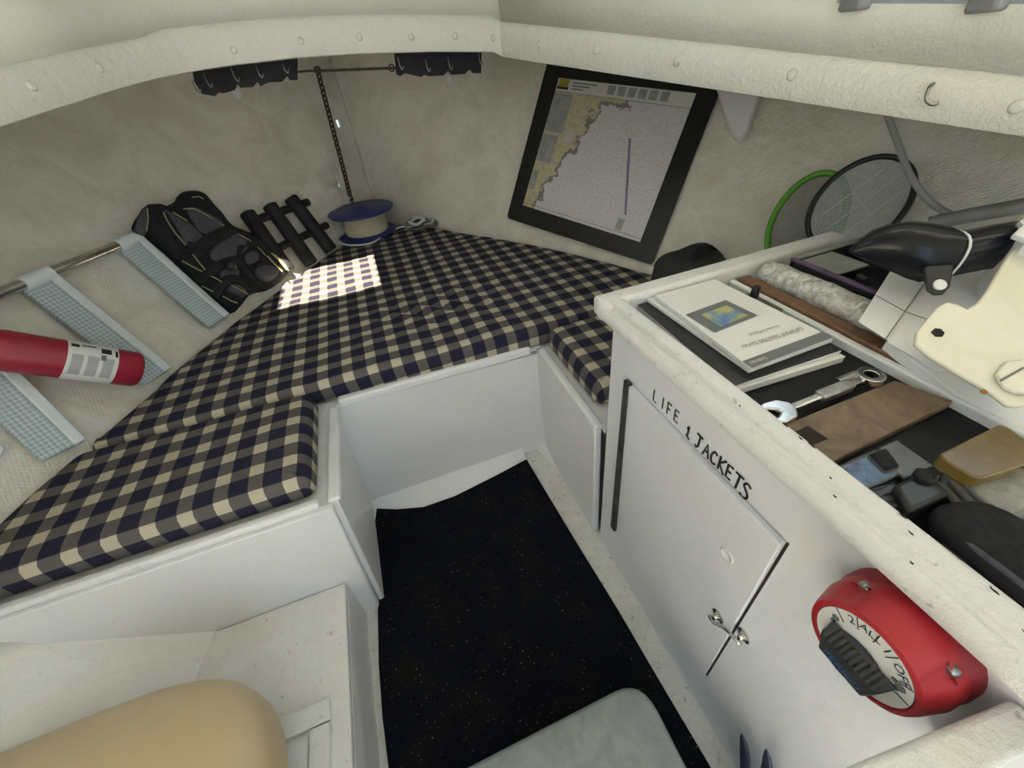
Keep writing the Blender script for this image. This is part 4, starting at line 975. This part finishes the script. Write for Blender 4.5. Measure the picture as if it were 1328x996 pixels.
for s0, s1, a0, a1, m_ in ((.44, .50, -1.0, -.78, INK), (.52, .62, -1.05, -.9, INKG), (.66, .74, -.95, -.6, INK), (.66, .70, -.5, -.2, INKG), (.77, .79, -.9, -.5, INK)):
    obj('print_block', cylpatch(a0, a1, LE*s0, LE*s1, er+.0014, 4), m_, lb)
GREYINK = mat('pale_print', (.42, .43, .43), .6)
for k in range(3): obj('print_block', cylpatch(-.35, .75, LE*(.45+k*.115), LE*(.535+k*.115), er+.0014, 6), GREYINK, lb)
obj('valve', MB().lathe([(.017, 0), (.02, .01), (.02, .03), (.012, .035)], e0-ax*.145, ax, 14), STEEL, ex)

# ------------------------------------------------------------------ LIFE VEST
vc = HP_(280, 330, .03); vn = hull_n(vc, -1)
vs = thing('life_vest', 'black and grey life vest with yellow piping slumped on the port hull', 'life vest', tuple(HP_(330, 385, .03)))
def puff(name, px, off, h, m, parent, rings_=((1, 0), (.97, .5), (.88, .85), (.7, 1), (.35, 1.05)), sub=4):
    px = [(q.x, q.y) for q in smooth_path([V((x, y, 0)) for x, y in px], sub, closed=True)]
    P = [HP_(x, y, off) for x, y in px]; c = sum(P, V((0, 0, 0)))/len(P); nn = hull_n(c, -1); mb = MB(); m_ = len(P); vs_ = []; fs = []
    R_ = [(1.0, -off*.7)]+[(k, hh*h) for k, hh in rings_]
    for k, hh in R_:
        for p in P: 
            q = c+(p-c)*k; vs_.append(q+nn*(hh+(.012*noise.noise(q*14) if k < .95 else 0)))
    for i in range(len(R_)-1):
        for j in range(m_): fs.append((i*m_+j, i*m_+(j+1) % m_, (i+1)*m_+(j+1) % m_, (i+1)*m_+j))
    fs += [tuple(range(m_))[::-1], tuple(range((len(R_)-1)*m_, len(R_)*m_))]
    return obj(name, mb.add(vs_, fs), m, parent, smooth=70)
bd_ = puff('vest_body', [(174, 297), (180, 278), (188, 269), (208, 272), (224, 264), (232, 253), (252, 251), (264, 257), (282, 280), (300, 299), (330, 312), (356, 330), (373, 350), (367, 362), (348, 374), (326, 380), (300, 404), (262, 372), (215, 325)], .03, .055, FABRIC, vs)
def line(name, px, off, r, m, parent, flat=1, n=6, sub=5):
    P = smooth_path([HP_(x, y, off) for x, y in px], sub)
    return obj(name, MB().tube(P, r, n, flat=flat, up=tuple(vn)), m, parent, smooth=70)
G = [puff('panel', p, .080, .014, GREYF, vs, sub=3) for p in (
    [(176, 296), (182, 278), (190, 271), (192, 290), (190, 300)],
    [(212, 274), (222, 277), (238, 287), (262, 306), (258, 314), (243, 318), (230, 300)],
    [(242, 270), (258, 272), (276, 282), (292, 294), (278, 303), (262, 304), (248, 288)],
    [(268, 330), (290, 312), (308, 304), (324, 318), (312, 332), (300, 340), (282, 342)],
    [(284, 356), (296, 348), (310, 352), (306, 362), (292, 366)],
    [(330, 350), (346, 344), (362, 352), (352, 362), (336, 362)],
    [(316, 332), (328, 326), (338, 334), (328, 344), (318, 342)],
    [(294, 376), (304, 370), (320, 378), (314, 384)])]
for px in ([(212, 275), (218, 288), (229, 304), (241, 318)], [(191, 270), (192, 284), (190, 299)], [(238, 271), (252, 271), (270, 280), (291, 293)], [(224, 275), (234, 281), (243, 286)], [(249, 256), (258, 255), (264, 258)],
           [(236, 338), (250, 346), (262, 352)], [(250, 330), (258, 340), (266, 350)], [(274, 358), (282, 362), (288, 366)], [(300, 370), (312, 376), (322, 382)], [(262, 371), (270, 375), (277, 378)], [(308, 303), (318, 308), (326, 313)], [(334, 320), (340, 326), (345, 332)], [(289, 384), (300, 390), (308, 393)]):
    line('piping', px, .098, .0021, PIPING, vs)
for px in ([(352, 328), (362, 338), (372, 350)], [(347, 332), (356, 342), (366, 352)], [(356, 330), (368, 342), (374, 351)]): line('cord', px, .100, .0032, PIPING, vs)
for px, r in (([(250, 330), (268, 314), (286, 304), (304, 297)], .022), ([(244, 316), (262, 320), (280, 312)], .014), ([(256, 364), (274, 350), (292, 340), (306, 336), (316, 342)], .016), ([(276, 384), (288, 368), (302, 360), (318, 366), (330, 378)], .016), ([(310, 322), (322, 316), (338, 320), (350, 328)], .012), ([(312, 320), (310, 334), (318, 350), (334, 364), (350, 370)], .011), ([(330, 346), (344, 340), (356, 338)], .009)):
    line('strap', px, .094, r, RUBBER, vs, flat=.28, n=8)
obj('buckle', MB().ellipsoid(HP_(300, 345, .11), (.020, .020, .014), 12, 8, .6), BLACK, vs)

# ------------------------------------------------------------------ SLATTED BLACK RACK
rk = thing('slatted_rack', 'black plastic rack of three thick tubes and two crossbars leaning on the port hull', 'rack', tuple(HP_(400, 340, .04)))
for (a, b) in (((320, 276), (374, 352)), ((349, 266), (404, 342)), ((376, 256), (430, 325))):
    obj('tube', MB().tube([HP_(*a, .055), HP_(*a, .055).lerp(HP_(*b, .05), .5), HP_(*b, .05)], .033, 14), RUBBER, rk, bevel=.006, smooth=50)
for (a, b) in (((322, 289), (400, 262)), ((362, 321), (424, 292))):
    obj('crossbar', MB().tube([HP_(*a, .045), HP_(*b, .045)], .018, 10), RUBBER, rk, bevel=.003)

# ------------------------------------------------------------------ SPOOL, ROPES, CHAIN
sc = at_z(469, 303, ZT); sc.y = 2.43; sc.x = at_z(469, 303, ZT).x*sc.y/at_z(469, 303, ZT).y; s0_ = ZT+.006
sc.x += .035
sp = thing('rope_spool', 'blue flanged spool of cream rope standing at the point of the bow berth', 'spool', (sc.x, sc.y, s0_))
obj('flange', MB().lathe([(.030, 0), (.150, 0), (.155, .004), (.155, .010), (.150, .012)], (sc.x, sc.y, s0_), n=40), BLUEP, sp, smooth=50)
fl_ = obj('flange', MB().lathe([(.028, 0), (.165, 0), (.170, .004), (.170, .010), (.165, .013), (.06, .011), (.045, .018), (.026, .018), (.024, .004)], (sc.x, sc.y, s0_+.118), n=40), BLUEP, sp, smooth=40)
prof_r = [(.106, .012)]
for k in range(14):
    z = .016+k*.0072; prof_r += [(.108, z), (.1125, z+.0036)]
prof_r.append((.106, .118)); obj('wound_rope', MB().lathe(prof_r, (sc.x, sc.y, s0_), n=36), ROPE, sp, smooth=70)
zr_ = ZT+.012
lp = smooth_path([V((sc.x-.10, sc.y+.05, s0_+.03)), V((sc.x-.16, sc.y-.03, s0_+.016))]+[at_z(x, y, zr_) for x, y in ((443, 316), (462, 318), (482, 315), (497, 306), (508, 299), (522, 294), (540, 293))], 6)
obj('loose_end', MB().tube(lp, .0055, 8), ROPEB, sp, smooth=70)['label'] = 'loose pale rope end'
cl = thing('rope_coil', 'tangled dull green rope heap beside the blue spool', 'rope', tuple(at_z(530, 290, ZT)))
cc_ = at_z(530, 290, ZT); cc_ = V((.235, 2.33, ZT))
for k in range(4):
    ph = k*1.3; L_ = [cc_+V(((.055-.006*k)*math.cos(a)*(1.3+.2*math.sin(ph))+.02*math.cos(ph), (.04)*math.sin(a)+.02*math.sin(ph), .016+k*.011+.006*math.sin(3*a+ph))) for a in [2*math.pi*i/18 for i in range(18)]]
    obj('loop', MB().tube(L_, .0075, 7, closed=True), ROPEG if k % 2 == 0 else ROPEB, cl, smooth=70)
# hanging chain, link by link
ch0, ch1 = at_y(411, 88, 2.50), at_y(458, 268, 2.64)
chn = thing('anchor_chain', 'dark rusty chain hanging from the deck behind the blue spool', 'chain', tuple(ch1))
LN = (ch1-ch0).length; nl = 30; pitch = LN/nl; hl_ = pitch*.66; rr_ = .0042
lk_path = [V((math.cos(a)*.0105, 0, math.sin(a)*.0105+(hl_-.0105)*(1 if math.sin(a) >= 0 else -1))) for a in [2*math.pi*(i+.5)/14 for i in range(14)]]
lm = obj('link', MB().tube(lk_path, rr_, 6, closed=True), RUST, None, smooth=70); ld_ = lm.location.copy()
for v in lm.data.vertices: v.co += ld_
rot = (ch1-ch0).to_track_quat('-Z', 'Y').to_matrix().to_4x4()
for k in range(nl):
    c = ch0.lerp(ch1, (k+.5)/nl); mw = Matrix.Translation(c-V(chn['at'])) @ rot @ Matrix.Rotation(math.pi/2*(k % 2)+.5, 4, 'Z')
    if k == 0: lm.parent = chn; lm.matrix_local = mw
    else: share(lm, chn, mw)
if 'at' in lm: del lm['at']
for o_2 in chn.children:
    if 'at' in o_2: del o_2['at']
# rusty rod with black rubber flaps
YH = 1.90
rod = thing('hanging_rod', 'thin rusty rod strung under the deck between two black flaps', 'rod', tuple(at_y(450, 92, YH)))
obj('bar', MB().tube([at_y(380, 93, YH), at_y(390, 93, YH), at_y(400, 92, YH), at_y(412, 92, YH)], .003, 6).tube([at_y(412, 92, YH), at_y(515, 88, YH), at_y(560, 84, YH), at_y(600, 80, YH)], .004, 6), RUST, rod)
for x, y in ((412, 91), (508, 88)): obj('eye', MB().tube([at_y(x, y, YH)+V((.010*math.cos(a), 0, .010*math.sin(a))) for a in [2*math.pi*k/10 for k in range(10)]], .0025, 6, closed=True), RUST, rod)
def flap(label, px, hooks, knobs):
    P = [at_y(x, y, YH-.01) for x, y in px]; t_ = thing('rubber_flap', label, 'flap', tuple(sum(P, V((0, 0, 0)))/len(P)))
    obj('sheet', MB().prism(P, (0, .008, 0)), RUBBER, t_)
    for (x, y) in hooks:
        c = at_y(x, y, YH-.016); obj('hook', MB().tube(smooth_path([c+V((0, 0, .03)), c+V((0, -.006, .005)), c+V((.006, -.006, -.006)), c+V((.012, -.004, .004))], 4), .002, 6), STEEL, t_)
    return t_
flap('long black rubber flap with notched hem under the deck at left', [(243, 60), (386, 50), (386, 104), (376, 104), (372, 99), (366, 106), (348, 107), (338, 112), (334, 106), (328, 113), (312, 114), (308, 109), (304, 117), (290, 121), (283, 120), (279, 125), (262, 122), (252, 106)], [(256, 118), (271, 110), (306, 103), (337, 98), (370, 92)], None)
flap('shorter black rubber flap under the deck near the chart', [(509, 45), (625, 42), (624, 95), (614, 95), (609, 90), (603, 96), (586, 97), (581, 92), (575, 98), (556, 99), (551, 97), (546, 100), (525, 95), (519, 99), (514, 96)], [(519, 88), (554, 90), (583, 88), (622, 82)], None)
for x, y, side, lab in ((308, 122, -1, 'small white round plug on the port hull below the left black flap'), (583, 104, 1, 'small white round plug on the hull below the right black flap')):
    p = at_hull(x, y, side, .0); n_2 = hull_n(p, side)
    tag(obj('hull_plug', MB().lathe([(.022, -.01), (.022, .01), (.016, .025), (.008, .03)], p, n_2, 14), WHITE, smooth=60), lab, 'plug')
# window catches seen along the top edge of the starboard coaming
for x, y, lab in ((1111, 2, 'grey window catch at the forward end of the starboard pane'), (1283, 2, 'grey window catch at the aft end of the starboard pane')):
    q, n_2 = beam_pt(x, y, SW); q = outw(q, .0)
    tag(obj('window_catch', MB().hexa([q+V((dx, dy, dz)) for dz in (-.012, .03) for dx, dy in ((-.016, -.02), (.016, -.02), (.016, .02), (-.016, .02))]), TUBEG, bevel=.005), lab, 'catch')

# ------------------------------------------------------------------ lift so the sole is at height 0
for o in list(S.objects):
    if o.parent is None: o.location.z += LIFT
    if o.parent is not None and 'at' in o: del o['at']
for o in list(S.objects):
    if 'at' in o: del o['at']
